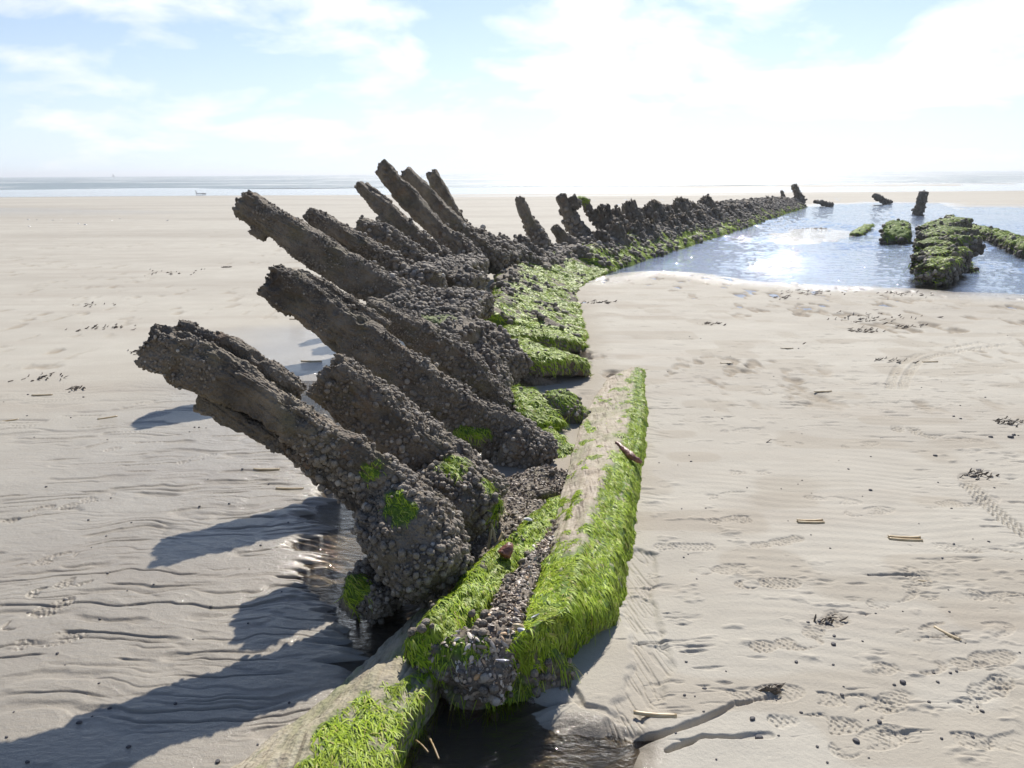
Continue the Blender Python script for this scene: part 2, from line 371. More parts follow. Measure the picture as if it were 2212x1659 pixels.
def mat_wood():
    a = Mat('encrusted_timber'); p = a.pos(); al = a.attr('algae'); bare = a.attr('bare')
    n = a.noise(p, 9, 5); n2 = a.noise(p, 60, 4, 0.65); v = a.vor(p, 85)
    c = a.ramp(n, [(0.25, (0.110, 0.083, 0.055)), (0.5, (0.190, 0.150, 0.105)), (0.78, (0.280, 0.226, 0.158))])
    c = a.mixc(a.ramp(n2, [(0.35, 0.0), (0.75, 0.75)]), c, (0.235, 0.21, 0.178))
    c = a.mixc(a.ramp(a.noise(p, 5.3, 3), [(0.5, 0.0), (0.7, 0.6)]), c, (0.115, 0.098, 0.04))
    c = a.mixc(a.ramp(a.noise(a.map(p, (1, 1, 1), (4, 2, 7)), 3.1, 4), [(0.48, 0.0), (0.66, 0.65)]), c, (0.055, 0.043, 0.034))
    c = a.mixc(a.ramp(a.noise(a.map(p, (1, 1, 1), (9, 1, 3)), 6.0, 4), [(0.6, 0.0), (0.7, 0.5)]), c, (0.17, 0.095, 0.05))
    # bare weathered plank with a film of sand
    g = a.noise(a.map(p, (42, 2.4, 42)), 1.0, 5, 0.6)
    bw = a.ramp(g, [(0.25, (0.30, 0.235, 0.165)), (0.5, (0.43, 0.36, 0.27)), (0.75, (0.50, 0.44, 0.35))])
    bw = a.mixc(a.ramp(a.noise(a.map(p, (9, 3, 9)), 1.0, 5, 0.6), [(0.45, 0.0), (0.68, 0.75)]), bw, (0.25, 0.25, 0.13))
    bw = a.mixc(a.ramp(a.noise(a.map(p, (60, 2.0, 60), (3, 1, 2)), 1.0, 4, 0.6), [(0.56, 0.0), (0.66, 0.8)]), bw, (0.13, 0.095, 0.065))
    c = a.mixc(bare, c, bw)
    gc = a.ramp(a.noise(p, 45, 4), [(0.3, (0.045, 0.08, 0.010)), (0.6, (0.13, 0.215, 0.018)), (0.8, (0.27, 0.37, 0.045))])
    c = a.mixc(al, c, gc)
    h = a.m('ADD', a.m('MULTIPLY', n2, 0.8), a.m('MULTIPLY', v, 1.0))
    b = a.bump(h, a.m('SUBTRACT', 0.9, a.m('MULTIPLY', bare, 0.6)), 0.008)
    a.pr(Base_Color=c, Roughness=0.78, Specular_IOR_Level=0.35, Normal=b); return a.mat
def mat_lump(name, lo, mid, hi, spec=0.4):
    a = Mat(name); p = a.pos(); tn = a.attr('tone')
    c = a.ramp(tn, [(0.0, lo), (0.55, mid), (0.90, mid), (0.975, hi), (1.0, (0.55, 0.51, 0.45))])
    n = a.noise(p, 150, 3, 0.7)
    c = a.mixc(a.ramp(n, [(0.4, 0.0), (0.7, 0.6)]), c, hi)
    c = a.mixc(a.ramp(a.noise(p, 4.0, 3), [(0.45, 0.0), (0.7, 0.45)]), c, (0.10, 0.075, 0.055))
    b = a.bump(a.m('ADD', n, a.vor(p, 130)), 0.8, 0.005)
    a.pr(Base_Color=c, Roughness=0.7, Specular_IOR_Level=spec, Normal=b); return a.mat
def mat_algae():
    a = Mat('green_algae'); tn = a.attr('tone'); p = a.pos()
    c = a.ramp(tn, [(0.0, (0.14, 0.22, 0.012)), (0.4, (0.33, 0.47, 0.018)), (0.8, (0.47, 0.60, 0.045)), (0.93, (0.55, 0.60, 0.14)), (1.0, (0.40, 0.30, 0.12))])
    c = a.mixc(a.ramp(a.noise(p, 7, 3), [(0.45, 0.0), (0.75, 0.6)]), c, (0.22, 0.24, 0.05))
    d = a.n('ShaderNodeBsdfPrincipled'); a.set(d.inputs['Base Color'], c); d.inputs['Roughness'].default_value = 0.5; d.inputs['Specular IOR Level'].default_value = 0.22
    t = a.n('ShaderNodeBsdfTranslucent'); a.set(t.inputs[0], c)
    m = a.n('ShaderNodeMixShader'); m.inputs[0].default_value = 0.20; a.l(d.outputs[0], m.inputs[1]); a.l(t.outputs[0], m.inputs[2]); a.l(m.outputs[0], a.out.inputs[0])
    return a.mat
def mat_sand():
    a = Mat('beach_sand'); p = a.pos(); wet = a.attr('wet'); damp = a.attr('damp')
    n = a.noise(p, 2.2, 5); n2 = a.noise(p, 260, 3, 0.7); n3 = a.noise(a.map(p, (0.35, 2.2, 1)), 1.0, 4)
    dry = a.ramp(n, [(0.3, (0.448, 0.412, 0.342)), (0.7, (0.508, 0.473, 0.397))])
    dry = a.mixc(a.ramp(n3, [(0.5, 0.0), (0.75, 0.55)]), dry, (0.36, 0.305, 0.245))
    dry = a.mixc(a.ramp(a.noise(a.map(p, (0.06, 0.30, 1)), 1.0, 5, 0.6), [(0.45, 0.0), (0.7, 0.6)]), dry, (0.335, 0.295, 0.24))
    dry = a.mixc(a.ramp(n2, [(0.35, 0.0), (0.7, 0.25)]), dry, (0.26, 0.225, 0.19))
    dry = a.mixc(a.m('MULTIPLY', damp, 0.75), dry, (0.27, 0.215, 0.15))
    c = a.mixc(a.m('MULTIPLY', wet, 0.9, True), dry, a.ramp(n, [(0.3, (0.212, 0.175, 0.127)), (0.7, (0.265, 0.224, 0.167))]))
    r = a.m('SUBTRACT', 0.85, a.m('MULTIPLY', wet, 0.40))
    hb = a.m('ADD', a.m('MULTIPLY', n2, 0.55), a.m('MULTIPLY', a.noise(p, 55, 3, 0.6), 1.3))
    b = a.bump(hb, 0.55, 0.004)
    # film of water: its own softer ripples
    wb = a.bump(a.m('ADD', a.noise(a.map(p, (22, 60, 30)), 1.0, 4, 0.6), a.m('MULTIPLY', a.noise(p, 170, 2), 0.35)), 0.8, 0.008)
    pr = a.pr(Base_Color=c, Roughness=r, Normal=b, Specular_IOR_Level=0.25)
    a.set(pr.inputs['Coat Weight'], a.m('MULTIPLY', a.m('SUBTRACT', wet, 0.15), 1.15, True)); pr.inputs['Coat Roughness'].default_value = 0.06; pr.inputs['Coat IOR'].default_value = 1.38
    a.set(pr.inputs['Coat Normal'], wb)
    return a.mat
def mat_water(name, tint, sc, strength, dist, rough=0.05):
    a = Mat(name); p = a.pos()
    h = a.m('ADD', a.noise(a.map(p, sc), 1.0, 5, 0.62, 0.3), a.m('MULTIPLY', a.noise(a.map(p, tuple(3.3 * v for v in sc)), 1.0, 3, 0.6), 0.4))
    b = a.bump(h, strength, dist)
    fr = a.n('ShaderNodeFresnel'); fr.inputs[0].default_value = 1.333; a.l(b, fr.inputs['Normal'])
    tr = a.n('ShaderNodeBsdfTransparent'); tr.inputs[0].default_value = (*tint, 1)
    gl = a.n('ShaderNodeBsdfGlossy'); gl.inputs['Roughness'].default_value = rough; a.l(b, gl.inputs['Normal'])
    m = a.n('ShaderNodeMixShader'); a.l(fr.outputs[0], m.inputs[0]); a.l(tr.outputs[0], m.inputs[1]); a.l(gl.outputs[0], m.inputs[2]); a.l(m.outputs[0], a.out.inputs[0])
    return a.mat
def mat_sea():
    a = Mat('sea_water'); p = a.pos()
    h = a.m('ADD', a.noise(a.map(p, (0.10, 0.16, 0.1)), 1.0, 6, 0.68), a.m('MULTIPLY', a.noise(a.map(p, (0.02, 0.05, 0.1)), 1.0, 3), 1.0))
    b = a.bump(h, 1.0, 2.6)
    fo = a.noise(a.map(p, (0.016, 0.028, 0.1)), 1.0, 6, 0.66)
    sp = a.n('ShaderNodeSeparateXYZ'); a.l(p, sp.inputs[0])
    near = a.m('SUBTRACT', 1.0, a.m('MULTIPLY', a.m('ABSOLUTE', a.m('SUBTRACT', sp.outputs[1], 260.0)), 0.0022), True)
    fm = a.ramp(a.m('ADD', fo, a.m('MULTIPLY', near, 0.05)), [(0.57, 0.0), (0.615, 0.9)])
    wc = a.ramp(a.noise(a.map(p, (0.004, 0.012, 0.1)), 1.0, 4), [(0.35, (0.20, 0.255, 0.255)), (0.7, (0.30, 0.33, 0.315))])
    c = a.mixc(fm, wc, (0.72, 0.72, 0.70))
    a.pr(Base_Color=c, Roughness=a.m('ADD', 0.30, a.m('MULTIPLY', fm, 0.4)), IOR=1.333, Normal=b); return a.mat
def mat_simple(name, lo, hi, scale=30, rough=0.6, spec=0.4, bump=0.4, stretch=(1, 1, 1)):
    a = Mat(name); tc = a.n('ShaderNodeTexCoord').outputs['Object']
    n = a.noise(a.map(tc, stretch), scale, 4, 0.6); c = a.ramp(n, [(0.3, lo), (0.7, hi)])
    a.pr(Base_Color=c, Roughness=rough, Specular_IOR_Level=spec, Normal=a.bump(n, bump, 0.002)); return a.mat
def mat_tone(name, stops, rough=0.5, spec=0.5):
    a = Mat(name); c = a.ramp(a.attr('tone'), stops); p = a.pos()
    c = a.mixc(a.ramp(a.noise(p, 120, 3), [(0.4, 0.0), (0.8, 0.5)]), c, (0.2, 0.16, 0.12))
    a.pr(Base_Color=c, Roughness=rough, Specular_IOR_Level=spec); return a.mat
M_WOOD = mat_wood()
M_LUMP = mat_lump('barnacled_mussels', (0.085, 0.068, 0.052), (0.205, 0.172, 0.134), (0.42, 0.36, 0.29))
M_ALGAE = mat_algae(); M_SAND = mat_sand()
M_POOL = mat_water('pool_water', (0.50, 0.64, 0.76), (16, 24, 10), 0.5, 0.02, 0.012)
M_CHAN = mat_water('channel_water', (0.70, 0.64, 0.53), (16, 30, 8), 0.9, 0.02, 0.02)
M_SEA = mat_sea()
M_SHELL = mat_tone('broken_shell', [(0.0, (0.09, 0.075, 0.065)), (0.25, (0.30, 0.235, 0.18)), (0.6, (0.55, 0.44, 0.33)), (0.9, (0.70, 0.64, 0.56)), (1.0, (0.60, 0.34, 0.14))])
M_RAZOR = mat_simple('razor_shell', (0.36, 0.24, 0.11), (0.66, 0.54, 0.33), 8, 0.42, 0.5, 0.2, (3, 30, 30))
M_WHITE = mat_simple('white_shell', (0.62, 0.60, 0.58), (0.75, 0.73, 0.70), 40, 0.4)
M_MUSSEL = mat_simple('blue_mussel', (0.20, 0.20, 0.27), (0.60, 0.58, 0.60), 25, 0.25, 0.6)
M_RUST = mat_simple('rust', (0.10, 0.035, 0.022), (0.30, 0.12, 0.075), 60, 0.45, 0.5, 1.0)
M_STONE = mat_simple('dark_stone', (0.045, 0.042, 0.045), (0.11, 0.10, 0.10), 60, 0.6)
M_WEED = mat_simple('brown_seaweed', (0.06, 0.042, 0.028), (0.19, 0.14, 0.09), 40, 0.45, 0.5)

# ------------------------------------------------------------------ the ground
def poly(pts, z=0.0): return np.array([G(x, y, z)[:2] for x, y in pts])
def sdf(P, Q):
    """signed distance to polygon Q, positive inside"""
    d = np.full(len(P), 1e9); ins = np.zeros(len(P), bool); n = len(Q)
    for i in range(n):
        a, b = Q[i], Q[(i + 1) % n]; e = b - a; w = P - a
        t = np.clip((w @ e) / (e @ e), 0, 1); q = w - t[:, None] * e; d = np.minimum(d, (q * q).sum(1))
        c = ((a[1] > P[:, 1]) != (b[1] > P[:, 1])) & (P[:, 0] < (b[0] - a[0]) * (P[:, 1] - a[1]) / (b[1] - a[1] + 1e-12) + a[0]); ins ^= c
    d = np.sqrt(d); return np.where(ins, d, -d)
def dline(P, Q):
    d = np.full(len(P), 1e9)
    for a, b in zip(Q[:-1], Q[1:]):
        e = b - a; w = P - a; t = np.clip((w @ e) / (e @ e), 0, 1); q = w - t[:, None] * e; d = np.minimum(d, (q * q).sum(1))
    return np.sqrt(d)
POOL = poly([(1270, 600), (1370, 581), (1440, 578), (1550, 590), (1650, 603), (1750, 610), (1850, 612), (1950, 620), (2060, 628), (2212, 634), (2420, 640), (2500, 520), (2400, 462), (2260, 459), (2160, 458),
             (2085, 452), (2030, 438), (1900, 437), (1800, 441), (1740, 447), (1640, 465), (1500, 505), (1380, 552)])
POOL2 = poly([(2060, 446), (2212, 448), (2420, 450), (2420, 470), (2212, 466), (2100, 462)])
ISLE = poly([(1655, 510), (1680, 498), (1740, 490), (1800, 492), (1855, 500), (1840, 514), (1780, 524), (1710, 529), (1670, 522)])
CHAN = np.array([G(x, y)[:2] for x, y in ((700, 738), (672, 800), (668, 850), (760, 930), (815, 965), (790, 1060), (770, 1140), (770, 1200), (830, 1330), (930, 1420), (1010, 1560), (1000, 1700))])
SCOUR = poly([(770, 1440), (900, 1400), (1050, 1440), (1150, 1560), (1240, 1560), (1330, 1555), (1400, 1590), (1390, 1680), (1300, 1900), (800, 1900), (760, 1600)])
HULLLINE = np.array([G(x, y)[:2] for x, y in ((1060, 1250), (1200, 1050), (1262, 900), (1256, 690), (1240, 640), (1265, 608), (1330, 580), (1400, 556), (1500, 525), (1600, 493), (1680, 466), (1745, 447))])
PRINTS = [  # picture place, heading in degrees, kind
    (2010, 1365, 15), (2125, 1365, 20), (2120, 1425, 15), (2050, 1610, 10), (2120, 1500, 35), (2170, 1600, 20), (1850, 1515, -10), (1920, 1520, 30), (1785, 1345, 40), (2030, 1180, -20), (1810, 1335, 25),
    (2150, 1195, -25), (1660, 1260, 5), (1620, 1020, 0), (1575, 1123, 10), (1570, 1070, 5), (1880, 1105, 15), (2120, 1085, 30), (1600, 930, 12), (2090, 1040, 60), (1730, 860, 0), (1860, 960, 20), (1700, 1390, 10),
    (2160, 1290, -10), (1930, 1290, 30), (1990, 1260, 80), (1560, 1230, 5), (1480, 1180, 0), (2080, 950, -30), (1980, 880, 15), (1800, 900, 5), (1690, 960, 8), (2185, 1450, 40), (1960, 1440, 5), (1880, 1600, 20), (1760, 1560, -5),
    (1650, 1500, 10), (1800, 1080, -15), (2040, 1090, 10), (1520, 905, 0), (1640, 850, 5), (1900, 830, 20), (2100, 830, 10), (2000, 790, 0), (1770, 790, 0), (1680, 1170, 20),
    (330, 895, 55), (275, 960, 50), (95, 1210, 40), (85, 1320, 60), (420, 990, 50), (100, 1380, 20), (140, 1260, 40), (300, 870, 50), (60, 1110, 60), (190, 1080, 50)]
TYRES = [[(2170, 745), (2080, 757), (2000, 775), (1968, 800), (1950, 840), (1955, 880), (1975, 930), (2010, 945)], [(2120, 740), (2030, 755), (1980, 768), (1945, 790), (1925, 830), (1922, 875), (1940, 930)], [(2095, 1050), (2130, 1085), (2170, 1120), (2240, 1170)]]

def ground(P):
    x, y = P[:, 0], P[:, 1]; r = np.hypot(x, y); n = len(P)
    near = r < 30
    h = 0.012 * fbm(P / 3.1, 3, 2) + 0.03 * fbm(P / 25.0, 2, 3) * ss(8, 40, r)
    wet = np.zeros(n); damp = np.zeros(n)
    # left flat: damp near the wreck
    dC = dline(P, CHAN)
    lx = -x - 0.10 * y
    wl = ss(1.9, 0.25, dC + 0.25 * fbm(P / 0.6, 3, 8)) * ss(14.0, 8.0, y) * ss(-0.10, -0.30, x - 0.16 * (y - 2.2))
    left = ss(0.05, 0.25, lx) * ss(8.0, 5.5, y)
    wet = np.maximum(wet, 0.80 * left * ss(-5.0, -1.2, x) * ss(7.5, 4.6, y)); wet = np.maximum(wet, wl * 0.85)
    h -= 0.006 * left
    ch = ss(0.31, 0.03, dC - 0.13 * ss(3.8, 4.6, y) + 0.05 * fbm(P / 0.25, 3, 12) + 0.16 * fbm(P / np.array([0.30, 0.055]), 3, 13) * ss(8, 5, y)) * ss(6.6, 6.0, y)
    h -= 0.055 * ch; wet = np.maximum(wet, ch)
    # rills that drain the left flat
    i = np.where(near & (left > 0.01))[0]
    if len(i):
        q = P[i]; wp = 0.15 * fbm(q / 0.8, 2, 31) + 0.05 * fbm(q / 0.22, 3, 32); yy = q[:, 1] + wp - 0.10 * q[:, 0]
        gate = ss(0.36, 0.58, vn(np.stack([q[:, 0] / 0.35, yy / 0.16], 1), 44)) * ss(6.6, 4.6, q[:, 1])
        gate2 = ss(2.4, 0.5, dC[i])
        a1 = vn(np.stack([q[:, 0] / 0.48, yy / 0.052], 1), 51) - 0.5; a2 = vn(np.stack([q[:, 0] / 0.26 + 5, (yy + 0.06 * q[:, 0]) / 0.036], 1), 52) - 0.5
        a3 = vn(np.stack([q[:, 0] / 0.12, (yy + 0.25 * q[:, 0]) / 0.04], 1), 53) - 0.5
        cut = lambda a, w: np.exp(-(np.where(a > 0, a, a * 0.55) / w) ** 2)
        gate = ss(0.42, 0.60, vn(np.stack([q[:, 0] / 0.30, yy / 0.10], 1), 44)) * ss(7.0, 5.0, q[:, 1]) * (0.25 + 0.75 * ss(3.6, 1.2, dC[i]))
        big = cut(a1, 0.07) * gate * 0.0075; sm = cut(a2, 0.10) * (0.15 + 0.85 * gate2) * 0.0034 * ss(6.0, 4.2, q[:, 1]) * ss(0.30, 0.55, vn(np.stack([q[:, 0] / 0.3, q[:, 1] / 0.15], 1), 55))
        hh = big + sm + 0.004 * np.abs(a3) * gate2 * ss(5.5, 4.0, q[:, 1])
        h[i] -= hh * left[i]; wet[i] = np.maximum(wet[i], 0.6 * np.minimum(1, big / 0.006) * left[i])
    # dry right-hand sand: faint ripples and trampled lumps
    rt = ss(0.1, 0.5, x - 0.05 * y + 0.1) * ss(20, 9, y)
    wv = y + 0.14 * x + 0.12 * fbm(P / 0.8, 2, 61)
    h += rt * (0.0007 * np.sin(wv / 0.075 * 2 * math.pi) * ss(0.42, 0.6, vn(P / 1.3, 62)) + 0.006 * fbm(P / 0.3, 3, 63))
    lm = fbm(np.stack([x / 0.10, y / 0.05], 1), 3, 64); h += (rt * 0.012 + 0.003) * np.clip(lm - 0.28, 0, 1) * ss(0.5, 0.62, vn(P / 0.7, 65))
    sc = fbm(np.stack([x / 0.16, y / 0.035], 1), 3, 66); h -= (rt * 0.022 + 0.005) * np.clip(sc - 0.38, 0, 1) * ss(0.42, 0.6, vn(P / 0.9, 67))
    s2_ = fbm(np.stack([x / 0.16, y / 0.34], 1), 3, 69); far_ = ss(4.5, 7, y) * ss(30, 14, y) * (0.35 + 0.65 * ss(-0.2, 0.6, x)); q2 = np.clip(s2_ - 0.26, 0, 1) * far_ * ss(0.35, 0.6, vn(P / 1.6, 70)); h -= 0.075 * q2; damp = np.maximum(damp, np.minimum(0.9, 5.0 * q2))
    damp = np.maximum(damp, rt * 0.35 * ss(0.60, 0.72, vn(np.stack([x / 0.35, y / 0.22], 1), 68)))
    # scoured basin and the tide pools
    s = sdf(P, SCOUR) + 0.03 * fbm(P / 0.15, 3, 71); k = ss(-0.05, 0.16, s); h = h * (1 - 0.6 * k) - 0.085 * k; wet = np.maximum(wet, ss(-0.07, 0.0, s))
    e = 1 + ss(8, 30, r) * 3
    s1 = np.maximum(sdf(P, POOL), sdf(P, POOL2)) + 0.18 * fbm(P / 1.1, 3, 73) * e; s2 = sdf(P, ISLE) + 0.10 * fbm(P / 0.7, 3, 74) * e
    s_ = np.minimum(s1, -s2 * 1.0)
    k = ss(-0.5, 1.3, s_); h = np.where(s1 > -0.5 * 1, h * (1 - k) + k * -0.085 - 0.012 * ss(-0.5, 0.1, s_), h)
    h = np.where(s2 > -0.3, np.maximum(h, -0.026 + 0.013 * ss(-0.12, 0.7, s2) - 0.06 * ss(0.1, -0.3, s2)), h)
    wet = np.maximum(wet, ss(-1.3, -0.1, s_) * 0.9); wet = np.maximum(wet, 0.95 * ss(-0.3, 0.0, s2))
    # scour hollow along the beam and the hull
    dh = dline(P, HULLLINE); h -= 0.012 * ss(0.3, 0.0, dh) * ss(13, 9, y)
    damp = np.maximum(damp, 0.5 * ss(0.35, 0.03, dh) * ss(14, 9, y))
    bl = np.array([G(px, py)[:2] for px, py in ((1396, 800), (1410, 900), (1395, 1019), (1390, 1105), (1375, 1200), (1352, 1326))]); db = dline(P, bl)
    fan = ss(0.20, 0.05, db) * ss(0.5, 0.72, vn(np.stack([x / 0.10, (y + 0.5 * x + 0.05 * fbm(P / 0.15, 2, 82)) / 0.03], 1), 81)) * 0.003 * ss(0.4, 0.6, vn(P / 0.35, 83)); h -= fan * (y < 8)
    # small runnel that drains to the basin, with little cliffs
    rn = np.array([G(px, py)[:2] for px, py in ((1385, 1200), (1375, 1290), (1395, 1370), (1410, 1430), (1385, 1500), (1350, 1560))]); dr = dline(P, rn)
    k = ss(0.075, 0.04, dr + 0.02 * fbm(P / 0.06, 2, 84)); h -= 0.011 * k; br = vn(np.stack([(x + 0.25 * y) / 0.012, y / 0.11], 1), 85) - 0.5; h -= 0.004 * k * np.exp(-(br / 0.10) ** 2)
    for pts, w, dp in (([(1380, 1590), (1430, 1585), (1500, 1563), (1590, 1520), (1680, 1500)], 0.012, 0.032), ([(1440, 1620), (1520, 1590), (1580, 1592), (1660, 1588)], 0.010, 0.028), ([(1200, 1440), (1260, 1520), (1300, 1530), (1350, 1552)], 0.012, 0.02)):
        q = np.array([G(*p)[:2] for p in pts]); dd = dline(P, q); t = np.clip((x - q[0, 0]) / (q[-1, 0] - q[0, 0] + 1e-6), 0, 1)
        h -= dp * (1 - 0.75 * t) * ss(w * 1.6, w * 0.3, dd + 0.010 * fbm(P / 0.07, 3, 86))
    # boot prints
    for px, py, hd in PRINTS:
        c = G(px, py)[:2]; near_ = np.where((np.abs(x - c[0]) < 0.2) & (np.abs(y - c[1]) < 0.2))[0]
        if not len(near_): continue
        a = R(hd); dx_, dy_ = x[near_] - c[0], y[near_] - c[1]
        u = dx_ * math.cos(a) + dy_ * math.sin(a); v = -dx_ * math.sin(a) + dy_ * math.cos(a)     # u along the boot
        rr = np.random.default_rng(int(px * 7 + py)); dep = 0.003 + 0.003 * rr.random()
        sole = np.maximum(1 - ((u - 0.045) / 0.095) ** 2 - (v / 0.05) ** 2, 1 - ((u + 0.09) / 0.052) ** 2 - (v / 0.04) ** 2)
        ins = ss(-0.05, 0.22, sole); rim = np.exp(-((sole + 0.12) / 0.14) ** 2)
        tread = np.sin(u / 0.021 * 2 * math.pi + 2.2 * np.abs(v) / 0.03) * np.sin(v / 0.04 * 2 * math.pi + 0.6)
        part = ss(0.36, 0.56, vn(np.stack([u / 0.07 + px, v / 0.06], 1), 91))
        h[near_] += part * (-0.8 * dep * ins + 0.05 * dep * rim + ins * np.where(tread + 1.2 * fbm(np.stack([u / 0.02 + px, v / 0.02], 1), 2, 92) > 0.25, 0.0021, -0.0021) * (0.35 + 0.65 * rr.random())) ; damp[near_] = np.maximum(damp[near_], ins * 0.30 * part * (rr.random() < 0.5))
    for T, w in zip(TYRES, (0.03, 0.03, 0.035)):
        q = np.array([G(*p)[:2] for p in T]); q = catmull(q, np.linspace(0, 1, 60)); L = np.concatenate([[0], np.cumsum(np.linalg.norm(np.diff(q, axis=0), axis=1))])
        lo, hi = q.min(0) - 0.3, q.max(0) + 0.3; j = np.where(((P > lo) & (P < hi)).all(1))[0]
        if not len(j): continue
        dd = dline(P[j], q); near_q = ((P[j][:, None, :] - q[None]) ** 2).sum(2).argmin(1); tg = np.gradient(q, axis=0)[near_q]; tg /= np.linalg.norm(tg, axis=1, keepdims=True)
        al = L[near_q] + ((P[j] - q[near_q]) * tg).sum(1); sd = (P[j] - q[near_q]) @ np.array([0, 0]) + (P[j] - q[near_q])[:, 0] * tg[:, 1] - (P[j] - q[near_q])[:, 1] * tg[:, 0]
        tr = np.sin(al / 0.045 * 2 * math.pi + np.sign(sd) * 1.6) * np.sin(sd / 0.024 * 2 * math.pi + 1); h[j] -= ss(w * 1.5, w, dd) * (0.003 + 0.009 * (tr > 0.1)) * ss(0.25, 0.45, vn(P[j] / 0.3, 95))
    # far: wet shore, then the sea bed
    fs = y + 2.5 * fbm(np.stack([x / 40, y / 9], 1), 3, 97) + 0.0 * x
    wet = np.maximum(wet, 1.0 * ss(63, 68, fs)); wet = np.where(y > 25, np.maximum(wet, 0.45 * ss(0.55, 0.75, vn(np.stack([x / 30, y / 6], 1), 98)) * ss(25, 45, y)), wet)
    flat = ss(60, 70, fs); h = h * (1 - flat)
    h = h - 0.5 * ss(108, 122, y) - 2.0 * ss(122, 400, y)
    bar = ss(0.52, 0.60, vn(np.stack([x / 45 + 3, y / 7], 1), 99)) * ss(70, 80, y) * ss(112, 95, y) * ss(-5, 25, x); wet = wet * (1 - 0.75 * bar)
    return h, wet, damp
dense = np.radians(np.linspace(-36, 36, 1240)); side = np.radians(np.concatenate([np.linspace(36.6, 60, 26), np.linspace(62, 298, 60), np.linspace(300, 323.4, 26)]))
ang = np.concatenate([dense, side])
dep = np.radians(np.concatenate([np.linspace(43, 17, 860), np.linspace(16.97, 0.95, 520)])); rad = CAM_H / np.tan(dep)
rad = np.concatenate([np.linspace(0.25, rad[0] * 0.97, 14), rad, rad[-1] * np.geomspace(1.03, 90, 26)])
RR, AA = np.meshgrid(rad, ang, indexing='ij'); gp = np.stack([(RR * np.sin(AA)).ravel(), (RR * np.cos(AA)).ravel()], 1)
gh, gw, gd = ground(gp)
gV = np.concatenate([gp, gh[:, None]], 1); gF = grid_faces(len(rad), len(ang))
cI = len(gV); gV = np.vstack([gV, [[0, 0, 0]]])
sand = mk('beach_sand', gV, gF[:, ::-1], M_SAND, attrs={'wet': np.append(gw, 0), 'damp': np.append(gd, 0)})
structure(sand, 'pale flat beach sand with boot prints, rills and tide pools')
def zg(x, y): return float(ground(np.array([[x, y]]))[0][0])

def sheet(name, x0, x1, y0, y1, z, mat, nx=2, ny=2):
    X, Y = np.meshgrid(np.linspace(x0, x1, nx), np.linspace(y0, y1, ny)); V = np.stack([X.ravel(), Y.ravel(), np.full(X.size, z)], 1)
    return mk(name, V, grid_faces(ny, nx, False), mat)
PW = -0.022
def pool():
    yy = [9.6]
    while yy[-1] < 52: yy.append(yy[-1] + 0.035 + 0.00011 * yy[-1] ** 2.2)
    yy = np.array(yy); aa = np.radians(np.linspace(3.5, 36, 620)); Y, A = np.meshgrid(yy, aa, indexing='ij'); P = np.stack([(Y * np.tan(A)).ravel(), Y.ravel()], 1)
    wp = P + 0.12 * np.stack([fbm(P / 0.8, 2, 5), fbm(P / 0.8, 2, 6)], 1)
    q = wp @ np.array([[0.94, 0.34], [-0.34, 0.94]])
    w = 0.55 * fbm(q / np.array([0.42, 0.20]), 2, 7) + 0.45 * fbm(q / np.array([0.19, 0.12]), 2, 8)
    calm = 0.25 + 0.9 * ss(0.35, 0.65, vn(P / np.array([3.0, 2.0]), 9)); z = PW + 0.046 * w * calm
    return mk('tide_pool', np.concatenate([P, z[:, None]], 1), grid_faces(len(yy), len(aa), False)[:, ::-1], M_POOL)
structure(pool(), 'shallow blue tide pool glittering beside the far hull')
structure(sheet('water_channel', -2.4, 0.9, 0.9, 8.9, PW - 0.006, M_CHAN), 'thin water lying round the feet of the ribs')
structure(sheet('sea', -9000, 9000, 104, 14000, -0.06, M_SEA), 'grey green sea with white surf below the horizon')

# ------------------------------------------------------------------ wreck timbers
def attrs(b, algae=None, bare=None):
    z = np.zeros(len(b.V)); return {'algae': z if algae is None else algae, 'bare': z if bare is None else bare}
def add_lumps(b, root, dens, r0, r1, rng, name='barnacle_crust', cap=9000, label=None, mat=None, flat=0.85):
    s = sample(b, dens, rng, cap)
    if s is None: return
    V, F, t = lumps(s[0], s[1], r0, r1, rng, flat=flat); o = mk(name, V, F, mat or M_LUMP, root, {'tone': t}); o['kind'] = 'stuff'
    if label: o['label'] = label
    return o
def add_algae(b, root, dens, flow, ln, wd, rng, cap=16000, name='algae_mat', label=None, **k):
    s = sample(b, dens, rng, cap)
    if s is None: return
    V, F, t = strands(s[0], s[1], flow, ln, wd, rng, **k); o = mk(name, V, F, M_ALGAE, root, {'tone': t}); o['kind'] = 'stuff'
    if label: o['label'] = label
    return o
def patch(b, places, seed=0, noise=0.35):
    """soft algae patches round given points: [(point, radius)]"""
    m = np.zeros(len(b.V))
    nz = fbm(b.V / 0.06, 3, seed + 3)
    for c, r in places:
        d = np.linalg.norm(b.V - np.asarray(c), axis=1) / r + noise * nz; m = np.maximum(m, ss(1.05, 0.6, d))
    return m
RIB_GROUP = 'barnacled hull ribs leaning out of the sand'
